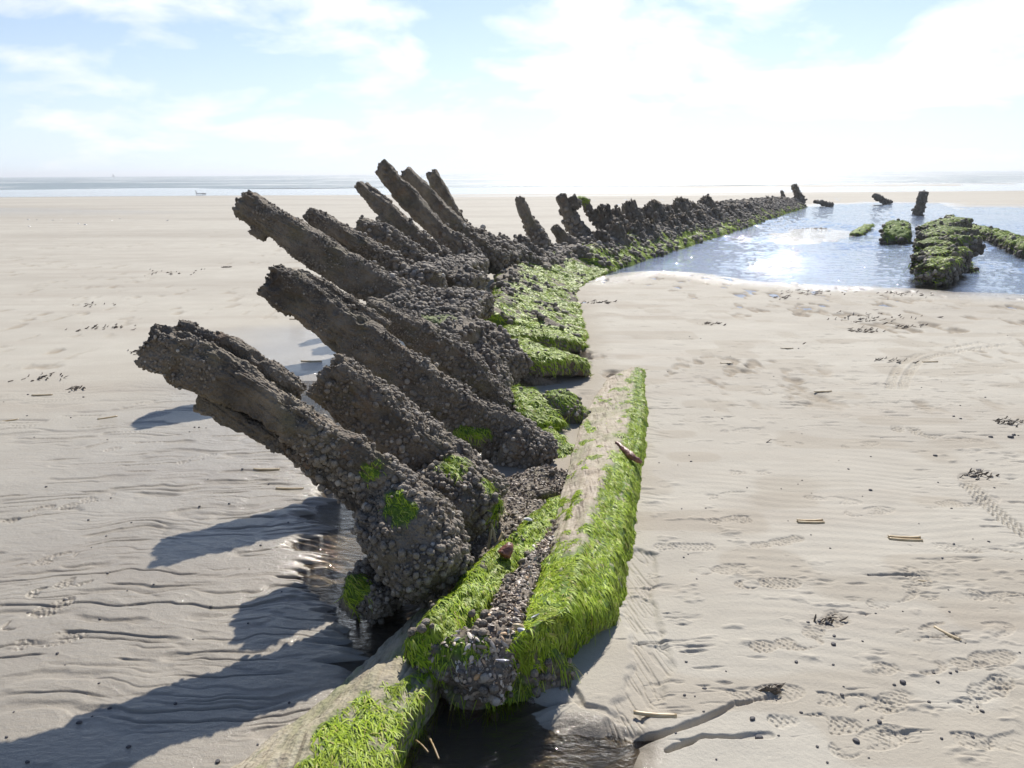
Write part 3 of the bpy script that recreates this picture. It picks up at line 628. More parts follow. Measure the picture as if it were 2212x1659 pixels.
def rib(name, label, path, Y, hw, hd, seed, lump=0.5, lr=(0.0065, 0.0135), planks=None, group=RIB_GROUP, cat='ship timber', jag=0.03, algae=None, Y2=None, ex=4.5, cover=(0.35, 0.75), big=0.016, dens=2300, name_part='timber'):
    """path in picture points; all of it stands in the cross-section of the hull at distance Y"""
    Ys = np.linspace(Y, Y if Y2 is None else Y2, len(path)); P = np.array([D(p[0], p[1], yy) for p, yy in zip(path, Ys)])
    rng = np.random.default_rng(seed); k = mpp(P.mean(0)); res = max(0.0048, 1.7 * k)
    base = P[-1].copy(); root = thing(name, label, cat, base, group)
    hwm = np.array(hw, float) * k
    hd = np.array(hd, float) if np.ndim(hd) else np.full(len(hwm), hd)
    parts = planks or [(0, 0, 1, 1, 0, 1)]
    for j, (off, dy, sw, sd, t0, t1) in enumerate(parts):
        tt = np.linspace(t0, t1, max(4, len(path))); Q = catmull(P, tt)
        tg = np.gradient(Q, axis=0); tg /= np.linalg.norm(tg, axis=1, keepdims=True); up = np.cross(np.array([0, 1.0, 0]), tg); up[up[:, 2] < 0] *= -1
        hh = np.interp(tt, np.linspace(0, 1, len(hwm)), hwm); dd = np.interp(tt, np.linspace(0, 1, len(hd)), hd)
        Q = Q + up * (off * hh)[:, None] + np.array([0, 1.0, 0]) * (dy * dd)[:, None]
        b = tube(Q, hh * sw * 0.86, dd * sd * 0.9, up.mean(0), res, ex=ex, jag=jag * (1.6 if j == 0 else 0.4), seed=seed + 7 * j, bulge=0.2, wob=0.17)
        crust(b, big=big * 1.35, bs=0.11, pit=0.02, grain=0.010, cell=max(0.0125, 2.6 * res), wamp=0.007 if res < 0.009 else 0.012, mid=0.011)
        am = patch(b, [(D(*a[:3]), a[3]) for a in algae], seed) * ss(-0.2, 0.4, b.N[:, 2] + 0.25) if algae else None
        mk(name_part, b.V, b.F, M_WOOD, root, attrs(b, am))
        if lump > 0:
            tl = t0 + b.t * (t1 - t0)
            dn = dens * (0.017 / lr[1]) ** 1.6 * lump * ss(cover[0], cover[1], tl + 0.30 * fbm(b.V / 0.13, 3, seed + 50)) * (0.12 + 1.1 * ss(-0.25, 0.35, fbm(b.V / 0.07, 2, seed + 51)))
            dn = dn * (1 - 0.8 * (am if am is not None else 0))
            add_lumps(b, root, dn, lr[0], lr[1], rng)
            if Y < 9: add_lumps(b, root, 5600 * min(1, (0.0075 / (0.42 * lr[0] + .0028)) ** 2) * ss(-0.12, 0.3, fbm(b.V / 0.13, 3, seed + 70)) * (1 - (am if am is not None else 0)), 0.3 * lr[0] + .0012, 0.42 * lr[0] + .0035, rng, name='small_barnacles', cap=7000, flat=0.7)
        if am is not None and am.max() > 0.2:
            add_algae(b, root, 16000 * am * (0.012 / max(0.012, 3 * k)), (0.3, -0.5, -0.4), max(0.016, 5 * k), max(0.003, 0.9 * k), rng, cap=2500, lift=0.05, droop=0.1)
    return root

rib('hull_rib', 'thick split rib timber nearest the camera, tip leaning far out over the rippled wet sand', [(338, 742), (470, 800), (620, 890), (760, 985), (890, 1085), (960, 1150)], 2.95, (60, 60, 54, 52, 58, 68), (0.085, 0.095, 0.095, 0.09, 0.095, 0.10), 11,
    lump=1.0, planks=[(0, -0.35, 0.98, 0.72, 0.0, 1.0), (0.20, 0.95, 0.80, 0.5, 0.02, 0.40), (-1.17, 0.05, 0.46, 0.75, 0.20, 0.93)], algae=[(800, 1012, 2.88, 0.05), (770, 985, 2.9, 0.035)], cover=(0.42, 0.8))
rib('hull_rib', 'short thick blunt rib stump covered in mussels, between the two nearest long ribs', [(712, 812), (800, 885), (900, 962), (1000, 1030), (1060, 1075)], 3.5, (66, 68, 68, 62, 55), 0.12, 12, lump=1.0, cover=(0.05, 0.42), big=0.014)
rib('hull_rib', 'second long rib from the camera, ridged on top, running down to a knot of mussels', [(588, 606), (690, 668), (800, 750), (920, 838), (1060, 925), (1185, 985)], 4.45, (42, 50, 56, 60, 56, 42), (0.09, 0.10, 0.12, 0.12, 0.12, 0.11), 13,
    lump=1.0, planks=[(0, -0.2, 1, 0.85, 0, 1), (0.45, 0.9, 0.62, 0.5, 0.05, 0.40)], cover=(0.32, 0.62))
rib('hull_rib', 'short rib with a knobbly tip behind the second long rib', [(795, 668), (850, 690), (920, 735), (1010, 800), (1080, 880)], 5.2, (26, 32, 36, 40, 38), 0.13, 14, lump=0.9, cover=(0.2, 0.6))
rib('hull_rib', 'long thick rib whose blunt tip hangs above the dry sand, spurs under its tip', [(528, 438), (640, 510), (760, 590), (880, 645), (985, 668)], 6.8, (30, 38, 40, 38, 34), 0.15, 15, lump=1.0, lr=(0.012, 0.022), cover=(0.5, 0.9),
    planks=[(0, 0, 1, 1, 0, 1), (-1.0, 0.0, 0.42, 0.40, 0.085, 0.15), (-0.85, 0.2, 0.40, 0.4, 0.02, 0.08)])
rib('hull_rib', 'rib with a grooved top and squared tip, just behind the rib with spurs', [(668, 468), (760, 525), (850, 582), (930, 622)], 7.8, (23, 28, 30, 28), 0.14, 16, lump=0.8, lr=(0.014, 0.024), cover=(0.3, 0.75), planks=[(0.25, 0, 0.75, 1, 0, 1), (-0.75, -0.1, 0.5, 0.8, 0.03, 1)])
rib('hull_rib', 'low rib with a lumpy rounded head, between the grooved rib and the forked rib', [(778, 482), (850, 520), (920, 570), (985, 612)], 8.6, (18, 24, 24, 24), 0.14, 17, lump=1.0, lr=(0.016, 0.028), cover=(-0.2, 0.5))
rib('hull_rib', 'thin rib with a forked splintered tip', [(780, 402), (830, 448), (900, 515), (990, 590)], 9.4, (12, 20, 25, 28), 0.12, 18, lump=0.9, lr=(0.016, 0.027), cover=(0.4, 0.8), planks=[(-0.1, 0, 0.9, 1, 0.0, 1), (0.7, 0.3, 0.35, 0.5, 0.02, 0.35), (-1.0, -0.4, 0.5, 0.6, 0.36, 0.9)])
rib('hull_rib', 'tallest rib, with a square ragged tip breaking the horizon', [(824, 362), (880, 425), (950, 500), (1040, 575)], 10.2, (19, 22, 23, 22), 0.15, 19, lump=0.7, lr=(0.017, 0.028), cover=(0.5, 0.9), planks=[(0, 0, 1, 1, 0, 1)])
rib('hull_rib', 'tall rib right behind the tallest one, with a pointed tip', [(876, 372), (930, 432), (1000, 505), (1090, 566)], 11.0, (15, 19, 20, 18), 0.15, 20, lump=0.7, lr=(0.018, 0.030), cover=(0.45, 0.9))
rib('hull_rib', 'steep notched rib, right of the tallest pair', [(931, 374), (955, 420), (995, 485), (1060, 535)], 12.0, (14, 18, 18, 17), 0.15, 21, lump=0.7, lr=(0.02, 0.032), cover=(0.45, 0.9))
for i, (x, y, Y, h, lb) in enumerate(((1030, 508, 11.6, 17, 'low rounded rib stump at the foot of the steep notched rib'), (1076, 518, 12.3, 15, 'low domed rib stump left of the lone upright rib'), (1116, 520, 12.9, 15, 'low mussel-covered stump nearest the foot of the lone upright rib'))):
    rib('rib_stump', lb, [(x, y), (x + 35, y + 28), (x + 80, y + 58)], Y, (h, h + 3, h + 4), 0.16, 40 + i, lump=1.0, lr=(0.02, 0.035), cover=(-0.3, 0.4), group='low rib stumps on the hull')
rib('hull_rib', 'lone upright rib standing apart, with a gap on both sides', [(1122, 430), (1138, 470), (1160, 512), (1185, 552)], 14.0, (11, 14, 19, 24), (0.11, 0.14, 0.2, 0.2), 22, lump=0.9, lr=(0.022, 0.036), cover=(0.2, 0.7))
rib('rib_stump', 'round-headed stump left of the arched pair of ribs', [(1198, 492), (1215, 512), (1240, 540)], 15.0, (13, 16, 17), 0.18, 23, lump=0.9, lr=(0.024, 0.04), group='low rib stumps on the hull')
rib('hull_rib', 'left post of the arched pair of ribs beside a small opening', [(1212, 424), (1222, 450), (1238, 485), (1262, 520)], 16.0, (11, 14, 17, 20), 0.15, 24, lump=0.8, lr=(0.024, 0.04), cover=(0.1, 0.6), planks=[(0, 0, 1, 1, 0, 1), (1.55, 0, 0.8, 0.8, 0.14, 0.42)])
rib('hull_rib', 'right post of the arched pair of ribs, bent, with greenish top', [(1240, 432), (1262, 436), (1276, 460), (1310, 492)], 16.4, (8, 10, 9, 14), 0.14, 25, lump=0.8, lr=(0.024, 0.04), cover=(0.3, 0.7), algae=[(1258, 430, 16.3, 0.16)])

# hull planking along the sand
HC = np.array([G(x, y) for x, y in ((1262, 770), (1258, 720), (1250, 670), (1240, 640), (1265, 608), (1330, 580), (1400, 556), (1500, 525), (1600, 493), (1680, 466), (1742, 446))])
HC[0] = G(1262, 770)
def hull_curve(n=240):
    t = np.linspace(0, 1, n); C = catmull(HC, t); L = np.concatenate([[0], np.cumsum(np.linalg.norm(np.diff(C, axis=0), axis=1))])
    s = np.interp(np.linspace(0, L[-1], n), L, t); C = catmull(HC, s); tg = np.gradient(C, axis=0)
    for _ in range(12): tg = (np.roll(tg, 1, 0) + tg * 2 + np.roll(tg, -1, 0)) / 4 if False else np.vstack([tg[:1], (tg[:-2] + 2 * tg[1:-1] + tg[2:]) / 4, tg[-1:]])
    tg /= np.linalg.norm(tg, axis=1, keepdims=True); nl = np.stack([-tg[:, 1], tg[:, 0], 0 * tg[:, 0]], 1); return C, nl, L[-1]
HX, HN, HL = hull_curve()
def hull_at(off, z):
    off = np.atleast_1d(off); z = np.atleast_1d(z); P = HX + HN * np.interp(np.linspace(0, 1, len(HX)), np.linspace(0, 1, len(off)), off)[:, None]
    P = P.copy(); P[:, 2] = np.interp(np.linspace(0, 1, len(HX)), np.linspace(0, 1, len(z)), z); return P
def hull_plank(name, label, prof, i0, i1, res, seed, algf, lumpf, lr, group, flow, sl, sw, acap=18000, lcap=10000, big=0.045):
    """prof: list of (offset to the left of the sand line, height), round the section; offsets and heights may be lists along the length"""
    rails = [hull_at(o, z)[i0:i1] for o, z in prof]; b = loft(rails, res, seed)
    crust(b, big=big, bs=0.22, grain=0.0, cell=max(0.03, 2.6 * res), wamp=0.012, mid=0.014)
    rng = np.random.default_rng(seed); a = algf(b); root = thing(name, label, 'hull planking', rails[0][0], group)
    mk('plank', b.V, b.F, M_WOOD, root, attrs(b, a))
    add_lumps(b, root, lumpf(b, a), lr[0], lr[1], rng, cap=lcap)
    if sl: add_algae(b, root, a * 5000 * ss(-0.5, 0.0, fbm(b.V / 0.10, 2, seed + 6)) * (b.N[:, 2] > -0.2), flow, sl, sw, rng, cap=acap, lift=0.05, droop=0.1)
    return root
def hb_algae(lo, hi):
    def f(b):
        n = fbm(b.V / 0.25, 4, b.seed); n2 = fbm(b.V / 0.7, 2, b.seed + 4); return ss(-0.35, 0.05, n + 0.6 * n2 + 0.25) * ss(lo, hi, b.V[:, 2] + 0.05 * n) if False else ss(hi, lo, b.V[:, 2] + 0.12 * n) * ss(-0.55, -0.1, n + 0.7 * n2)
    return f
PG = 'curved hull planks of the wreck'
iA, iB = 0, 95
hull_plank('hull_plank', 'broad bright green algae-covered hull planking sloping down to the dry sand in mid picture', [(-0.03, -0.08), (-0.02, 0.015), (0.30, 0.11), (0.62, 0.22), (0.88, 0.33), (1.0, 0.30), (0.95, -0.08)], 3, 50, 0.021, 61,
           lambda b: ss(0.36, 0.24, b.V[:, 2] + 0.10 * fbm(b.V / 0.3, 3, 5)) * ss(-0.38, 0.0, fbm(b.V / 0.16, 4, 9) + 0.5 * fbm(b.V / 0.6, 2, 10)), lambda b, a: 420 * (1 - a) * ss(0.0, 0.5, fbm(b.V / 0.25, 3, 77) + 0.25 * (b.V[:, 2] > 0.25)), (0.016, 0.03), PG, (0.75, -0.55, -0.3), 0.055, 0.012, acap=24000)
hull_plank('hull_plank', 'long low green hull plank running along the edge of the tide pool into the distance', [(-0.03, -0.1), (-0.02, 0.02), (0.25, 0.16), (0.5, 0.33), (0.62, 0.36), (0.66, -0.08)], 46, 239, 0.04, 62,
           lambda b: ss(0.42, 0.20, b.V[:, 2] + 0.20 * fbm(b.V / 0.45, 3, 5) + 0.009 * (b.V[:, 1] - 14)) * ss(-0.5, 0.1, fbm(b.V / 0.3, 4, 19)), lambda b, a: 330 * (1 - 0.8 * a) * ss(-0.5, 0.1, fbm(b.V / 0.4, 3, 78)), (0.022, 0.045), PG, (0.8, -0.5, -0.3), 0.16, 0.022, acap=14000, big=0.06)
hull_plank('hull_plank', 'dark mussel-crusted upper hull plank above the long green one', [(0.55, 0.1), (0.58, [.24, .24, .30, .36, .38, .36, .34, .30, .26]), (0.8, [.26, .26, .34, .50, .54, .52, .48, .42, .34]), (1.05, [.28, .28, .36, .62, .66, .62, .56, .48, .38]), (1.3, [.24, .24, .30, .54, .58, .54, .50, .44, .34]), (1.35, -0.08), (0.6, -0.08)], 34, 236, 0.045, 63,
           lambda b: 0.5 * ss(0.2, 0.5, fbm(b.V / 0.5, 3, 29)) * (b.V[:, 2] < 0.45), lambda b, a: 330 * ss(-0.35, 0.25, fbm(b.V / 0.4, 3, 79)), (0.02, 0.048), PG, (0.8, -0.5, -0.3), 0.0, 0.02, lcap=12000, big=0.09)
# rib stumps along the far ridge
HT = hull_at(0.95, 0.45); HTp = proj(HT)
peaks = [(1304, 443, 0), (1330, 449, 0), (1360, 432, 1), (1378, 447, 0), (1396, 444, 0), (1412, 430, 1), (1436, 438, 2), (1452, 441, 0), (1467, 423, 1), (1480, 424, 0), (1493, 431, 0), (1508, 436, 0), (1523, 422, 2), (1546, 430, 0), (1568, 440, 0), (1588, 431, 1), (1602, 434, 0), (1616, 430, 1),
         (1636, 436, 0), (1657, 421, 3), (1672, 430, 0), (1688, 409, 3), (1706, 428, 0), (1716, 398, 4), (1762, 430, 5)]
words = 'first second third fourth fifth sixth seventh eighth ninth tenth eleventh twelfth thirteenth fourteenth fifteenth sixteenth seventeenth eighteenth nineteenth twentieth twenty-first twenty-second twenty-third'.split()
cnt = 0
for j, (px, py, kind) in enumerate(peaks):
    i = int(np.abs(HTp[:, 0] - px - 6).argmin()); Pb = HT[i]; Y = Pb[1]; k = Y / FPX
    rng = np.random.default_rng(300 + j)
    lb = {3: ('thin spiky rib stump near the far end of the ridge' if px < 1670 else 'jagged pointed rib stump just left of the tall far rib'), 4: 'tall thick leaning rib at the far end of the hull ridge', 5: 'last low timber of the ridge, tapering down into the water'}.get(kind)
    if lb is None:
        lb = f'{words[cnt]} low crusted rib stump along the dark ridge, counted from the arched pair'; cnt += 1
    hwx = {0: 0.18, 1: 0.18, 2: 0.24, 3: 0.085, 4: 0.17, 5: 0.12}[kind] * (0.7 + 0.6 * rng.random())
    top = D(px, py + 4, Y)
    lean = {4: 16, 3: 8, 5: -26}.get(kind, 12 + 10 * rng.random())
    if kind == 5: path = [(px, py + 6), (px + 18, py + 9), (px + 36, py + 14)]
    else:
        yb = proj(HT[i] + np.array([0, 0, -0.25]))[1]; path = [(px, py + (4 if kind in (3, 4) else 15)), (px + lean * 0.5, (py + 8 + yb) / 2), (px + lean * 1.2, yb)]
    tip = 0.55 if kind == 3 else 0.85
    rib('hull_rib' if kind in (3, 4, 5) else 'rib_stump', lb, path, Y, (hwx / k * tip, hwx / k, hwx / k * 1.25), hwx * 1.25, 300 + j, lump=0.3, lr=(0.022, 0.045), cover=(-0.2, 0.5), group='low rib stumps on the hull', jag=0.10 if kind in (3, 4) else 0.13, big=0.05, ex=3.2)

H2 = hull_at(0.62, 0.40); H2p = proj(H2)
for j in range(15):
    px = 1300 + j * 22 + 7 * math.sin(j * 2.3); i = int(np.abs(H2p[:, 0] - px).argmin()); Y = H2[i][1]; k = Y / FPX; rng = np.random.default_rng(700 + j)
    top = proj(H2[i] + np.array([0, 0, 0.03 + 0.14 * rng.random()])); bot = proj(H2[i] + np.array([0, 0, -0.2])); w = 0.13 + 0.06 * rng.random()
    rib('rib_stump', f'{words[j]} stub of the lower front row on the dark ridge, counted from the arched pair', [(top[0], top[1]), ((top[0] + bot[0]) / 2 + 5, (top[1] + bot[1]) / 2), (bot[0] + 16, bot[1])], Y, (w / k * .8, w / k, w / k), w * 1.1, 700 + j, lump=0.4, lr=(0.02, 0.042), cover=(-0.2, 0.5), group='low rib stumps on the hull', jag=0.10, big=0.045, ex=3.2)

# ------------------------------------------------------------------ blocks between the ribs
def chunk(name, label, path, hu, hv, seed, U=(0, 0, 1), cat='timber block', lump=1.0, lr=(0.0065, 0.0135), alg=None, algd=9000, flow=(0.6, -0.6, -0.4), sl=0.05, sw=0.003, big=0.03, bare=None, cap=5000, ex=3.6, group=None, jag=0.02, acap=6000, droop=0.3, lfun=None):
    P = np.array(path, float); rng = np.random.default_rng(seed); k = mpp(P.mean(0)); res = max(0.005, 1.7 * k)
    b = tube(P, np.asarray(hu) * .93, np.asarray(hv) * .93, U, res, ex=ex, jag=jag, seed=seed, bulge=0.4, wob=0.15); crust(b, big=big, bs=0.12, grain=0.006, cell=max(0.013, 2.6 * res), wamp=0.007, mid=0.008)
    a = alg(b) if alg else np.zeros(len(b.V)); root = thing(name, label, cat, P[-1], group)
    mk('timber', b.V, b.F, M_WOOD, root, attrs(b, a, bare(b) if bare else None))
    if lump: add_lumps(b, root, 2300 * (0.017 / lr[1]) ** 1.6 * lump * (1 - 0.95 * np.clip(a * 1.6, 0, 1)) * (lfun(b) if lfun else ss(-0.55, 0.1, fbm(b.V / 0.09, 3, seed + 60))), lr[0], lr[1], rng, cap=cap)
    if a.max() > 0.1: add_algae(b, root, algd * a, flow, sl, sw, rng, cap=acap, lift=0.06, droop=droop)
    return b
BG = 'crusted blocks between the ribs'
upz = lambda b, lo=0.1, hi=0.6: ss(lo, hi, b.N[:, 2] + 0.25 * fbm(b.V / 0.07, 3, b.seed + 3))
# foot of the nearest rib
chunk('floor_timber', 'fat mussel-covered timber end at the foot of the nearest rib, green patch on its brow', [D(838, 1085, 3.0), D(885, 1160, 2.82), D(935, 1240, 2.70)], (0.135, 0.175, 0.155), (0.15, 0.17, 0.165), 71, U=(-.5, .1, .7), big=0.035, cap=4500,
      alg=lambda b: patch(b, [(D(855, 1092, 2.78), 0.07), (D(878, 1112, 2.72), 0.06), (D(812, 1130, 2.80), 0.05)], 3, 0.5), group=BG, sl=0.025)
chunk('timber_block', 'small dark crusted block in the water under the nearest rib, green-edged', [G(775, 1262, 0.08), G(845, 1300, 0.03)], (0.085, 0.08), (0.11, 0.10), 72, group=BG, cap=1500, alg=lambda b: patch(b, [(G(762, 1268, 0.12), 0.07)], 4, 0.5))
chunk('timber_block', 'rounded mussel stub with a green cap, right of the nearest rib', [D(945, 1035, 3.35), D(1000, 1075, 3.25), D(1035, 1115, 3.16)], (0.10, 0.12, 0.10), (0.13, 0.13, 0.12), 73, U=(-.3, .1, .8), group=BG, cap=2500, alg=lambda b: patch(b, [(D(975, 1022, 3.3), 0.09), (D(1058, 1060, 3.25), 0.09), (D(1085, 1095, 3.2), 0.08)], 5, 0.4))
chunk('timber_block', 'bright green moss-smooth boulder-like block beside the second long rib', [D(1000, 905, 4.5), D(1020, 955, 4.35)], (0.085, 0.10), (0.10, 0.11), 74, group=BG, lump=0.2, cap=500, alg=lambda b: ss(-0.25, 0.3, b.N[:, 2] + 0.25 * fbm(b.V / 0.1, 2, 7)), sl=0.035, sw=0.004)
chunk('timber_block', 'green ramp of timber from the foot of the second long rib towards the sand', [D(1150, 945, 4.75), D(1215, 985, 4.55), D(1240, 1030, 4.3)], (0.05, 0.06, 0.035), (0.16, 0.14, 0.10), 75, group=BG, lump=0.35, cap=700, alg=lambda b: ss(-0.4, 0.1, fbm(b.V / 0.12, 3, 8) + 0.2), sl=0.05, sw=0.004)
chunk('timber_block', 'knot of mussels capping the foot of the second long rib', [D(1110, 960, 4.42), D(1165, 985, 4.35)], (0.12, 0.10), (0.15, 0.13), 76, group=BG, cap=2200, lump=1.2)
# middle mass
chunk('timber_block', 'olive-topped overhanging block in the middle of the crusted mass', [D(905, 712, 6.0), D(960, 715, 6.0), D(1020, 735, 5.9)], (0.10, 0.12, 0.12), (0.2, 0.22, 0.2), 77, group=BG, cap=2500, lr=(0.01, 0.02), alg=lambda b: 0.55 * patch(b, [(D(925, 695, 6.0), 0.22)], 6, 0.5) * (b.N[:, 2] > 0.2), sl=0.02, algd=1500, lfun=lambda b: ss(-0.2, 0.3, fbm(b.V / 0.1, 3, 5)))
chunk('timber_block', 'wide slope of small mussels descending to the green ledge', [D(960, 720, 6.3), D(1025, 752, 6.1), D(1088, 800, 5.85)], (0.16, 0.17, 0.13), (0.24, 0.27, 0.22), 78, group=BG, cap=5000, lr=(0.010, 0.02), lump=1.1)
chunk('timber_block', 'upright clump of mussels with a pale shell, below the mussel slope', [D(1040, 790, 5.6), D(1062, 830, 5.5), D(1075, 890, 5.35)], (0.14, 0.15, 0.13), (0.16, 0.18, 0.16), 79, U=(1, 0, .2), group=BG, cap=3500, lr=(0.010, 0.019))
chunk('timber_block', 'dark shaded timber under the olive-topped block', [D(905, 760, 5.8), D(975, 815, 5.6), D(1040, 885, 5.4)], (0.13, 0.15, 0.13), (0.15, 0.15, 0.15), 80, group=BG, cap=1800, lump=0.6)
chunk('timber_block', 'crusted square timber end jutting right from the spurred rib', [D(965, 655, 7.0), D(1010, 655, 6.95), D(1045, 662, 6.9)], (0.10, 0.11, 0.10), (0.2, 0.2, 0.2), 81, group=BG, cap=2000, lr=(0.012, 0.022))
chunk('timber_block', 'lumpy square timber end above the green planking, below the forked rib', [D(960, 600, 8.2), D(990, 605, 8.1), D(1030, 615, 8.0)], (0.11, 0.12, 0.09), (0.22, 0.22, 0.2), 82, group=BG, cap=1600, lr=(0.014, 0.026), lump=0.8)
chunk('timber_block', 'bed of mussels filling the gap behind the second row of ribs', [D(860, 655, 6.6), D(930, 680, 6.5), D(1010, 695, 6.4)], (0.10, 0.12, 0.12), (0.3, 0.3, 0.3), 83, group=BG, cap=3000, lr=(0.012, 0.022))
chunk('timber_block', 'long mound of mussels along the feet of the tall ribs', [D(965, 572, 10.4), D(1045, 560, 11.6), D(1120, 546, 13.0)], (0.15, 0.16, 0.13), (0.28, 0.3, 0.28), 84, group=BG, cap=2600, lr=(0.02, 0.036), alg=lambda b: 0.0 * b.t)
chunk('timber_block', 'sloping ridge of mussels under the feet of the grooved and forked ribs', [D(895, 612, 7.6), D(955, 596, 8.8), D(1015, 575, 10.0)], (0.14, 0.15, 0.13), (0.26, 0.26, 0.24), 85, group=BG, cap=3000, lr=(0.016, 0.03))
# green ledges stepping down to the sand
LG = 'green ledges of broken hull plank'
full = lambda b: ss(-0.15, 0.35, b.N[:, 2] + 0.25 * fbm(b.V / 0.12, 3, b.seed)) * ss(-0.7, -0.25, fbm(b.V / 0.15, 3, b.seed + 8))
off = np.array([0.0, 0.42, -0.075])
chunk('hull_plank', 'broken green plank end overhanging a dark hollow', [D(1085, 768, 6.0) + off, D(1170, 778, 6.05) + off, D(1228, 788, 6.2) + off], (0.085, 0.085, 0.08), (0.42, 0.42, 0.40), 86, cat='hull planking', group=LG, lump=0.12, cap=300, alg=lambda b: full(b) * ss(0.15, 0.5, b.N[:, 2]), flow=(0.75, -0.6, -0.4), sl=0.05, sw=0.007, acap=12000, droop=0.2, algd=9000, big=0.025, ex=5)
chunk('hull_plank', 'narrow green plank ledge with a straight dark edge just above the overhanging one', [D(1085, 716, 7.15) + off * .8, D(1170, 728, 7.2) + off * .8, D(1232, 736, 7.3) + off * .8], (0.07, 0.07, 0.06), (0.36, 0.36, 0.34), 87, cat='hull planking', group=LG, lump=0.15, cap=400, alg=lambda b: full(b) * ss(0.1, 0.45, b.N[:, 2]), flow=(0.75, -0.6, -0.4), sl=0.05, sw=0.008, acap=10000, droop=0.15, algd=9000, big=0.02, ex=5)
chunk('timber_block', 'dark hollow-side timber in shade under the overhanging green plank', [D(1105, 812, 6.15), D(1150, 825, 6.15), D(1195, 835, 6.2)], (0.11, 0.10, 0.07), (0.12, 0.12, 0.12), 98, group=BG, lump=0.3, cap=500)
chunk('timber_block', 'low dark rock-like stump with green crown on the sand below the ledges', [G(1200, 868, 0.07), G(1222, 885, 0.05), G(1250, 905, 0.0)], (0.09, 0.10, 0.06), (0.12, 0.13, 0.10), 88, group=BG, lump=0.4, cap=500, alg=lambda b: upz(b, 0.45, 0.9), sl=0.04, sw=0.004)
chunk('timber_block', 'wet green algae tongue lying between the mussel clump and the dark stump', [G(1115, 852, 0.10), G(1150, 885, 0.07), G(1185, 920, 0.03)], (0.05, 0.05, 0.04), (0.14, 0.15, 0.12), 89, group=BG, lump=0.25, cap=500, alg=lambda b: ss(-0.45, 0.05, fbm(b.V / 0.1, 3, 18) + 0.15), sl=0.06, sw=0.005)

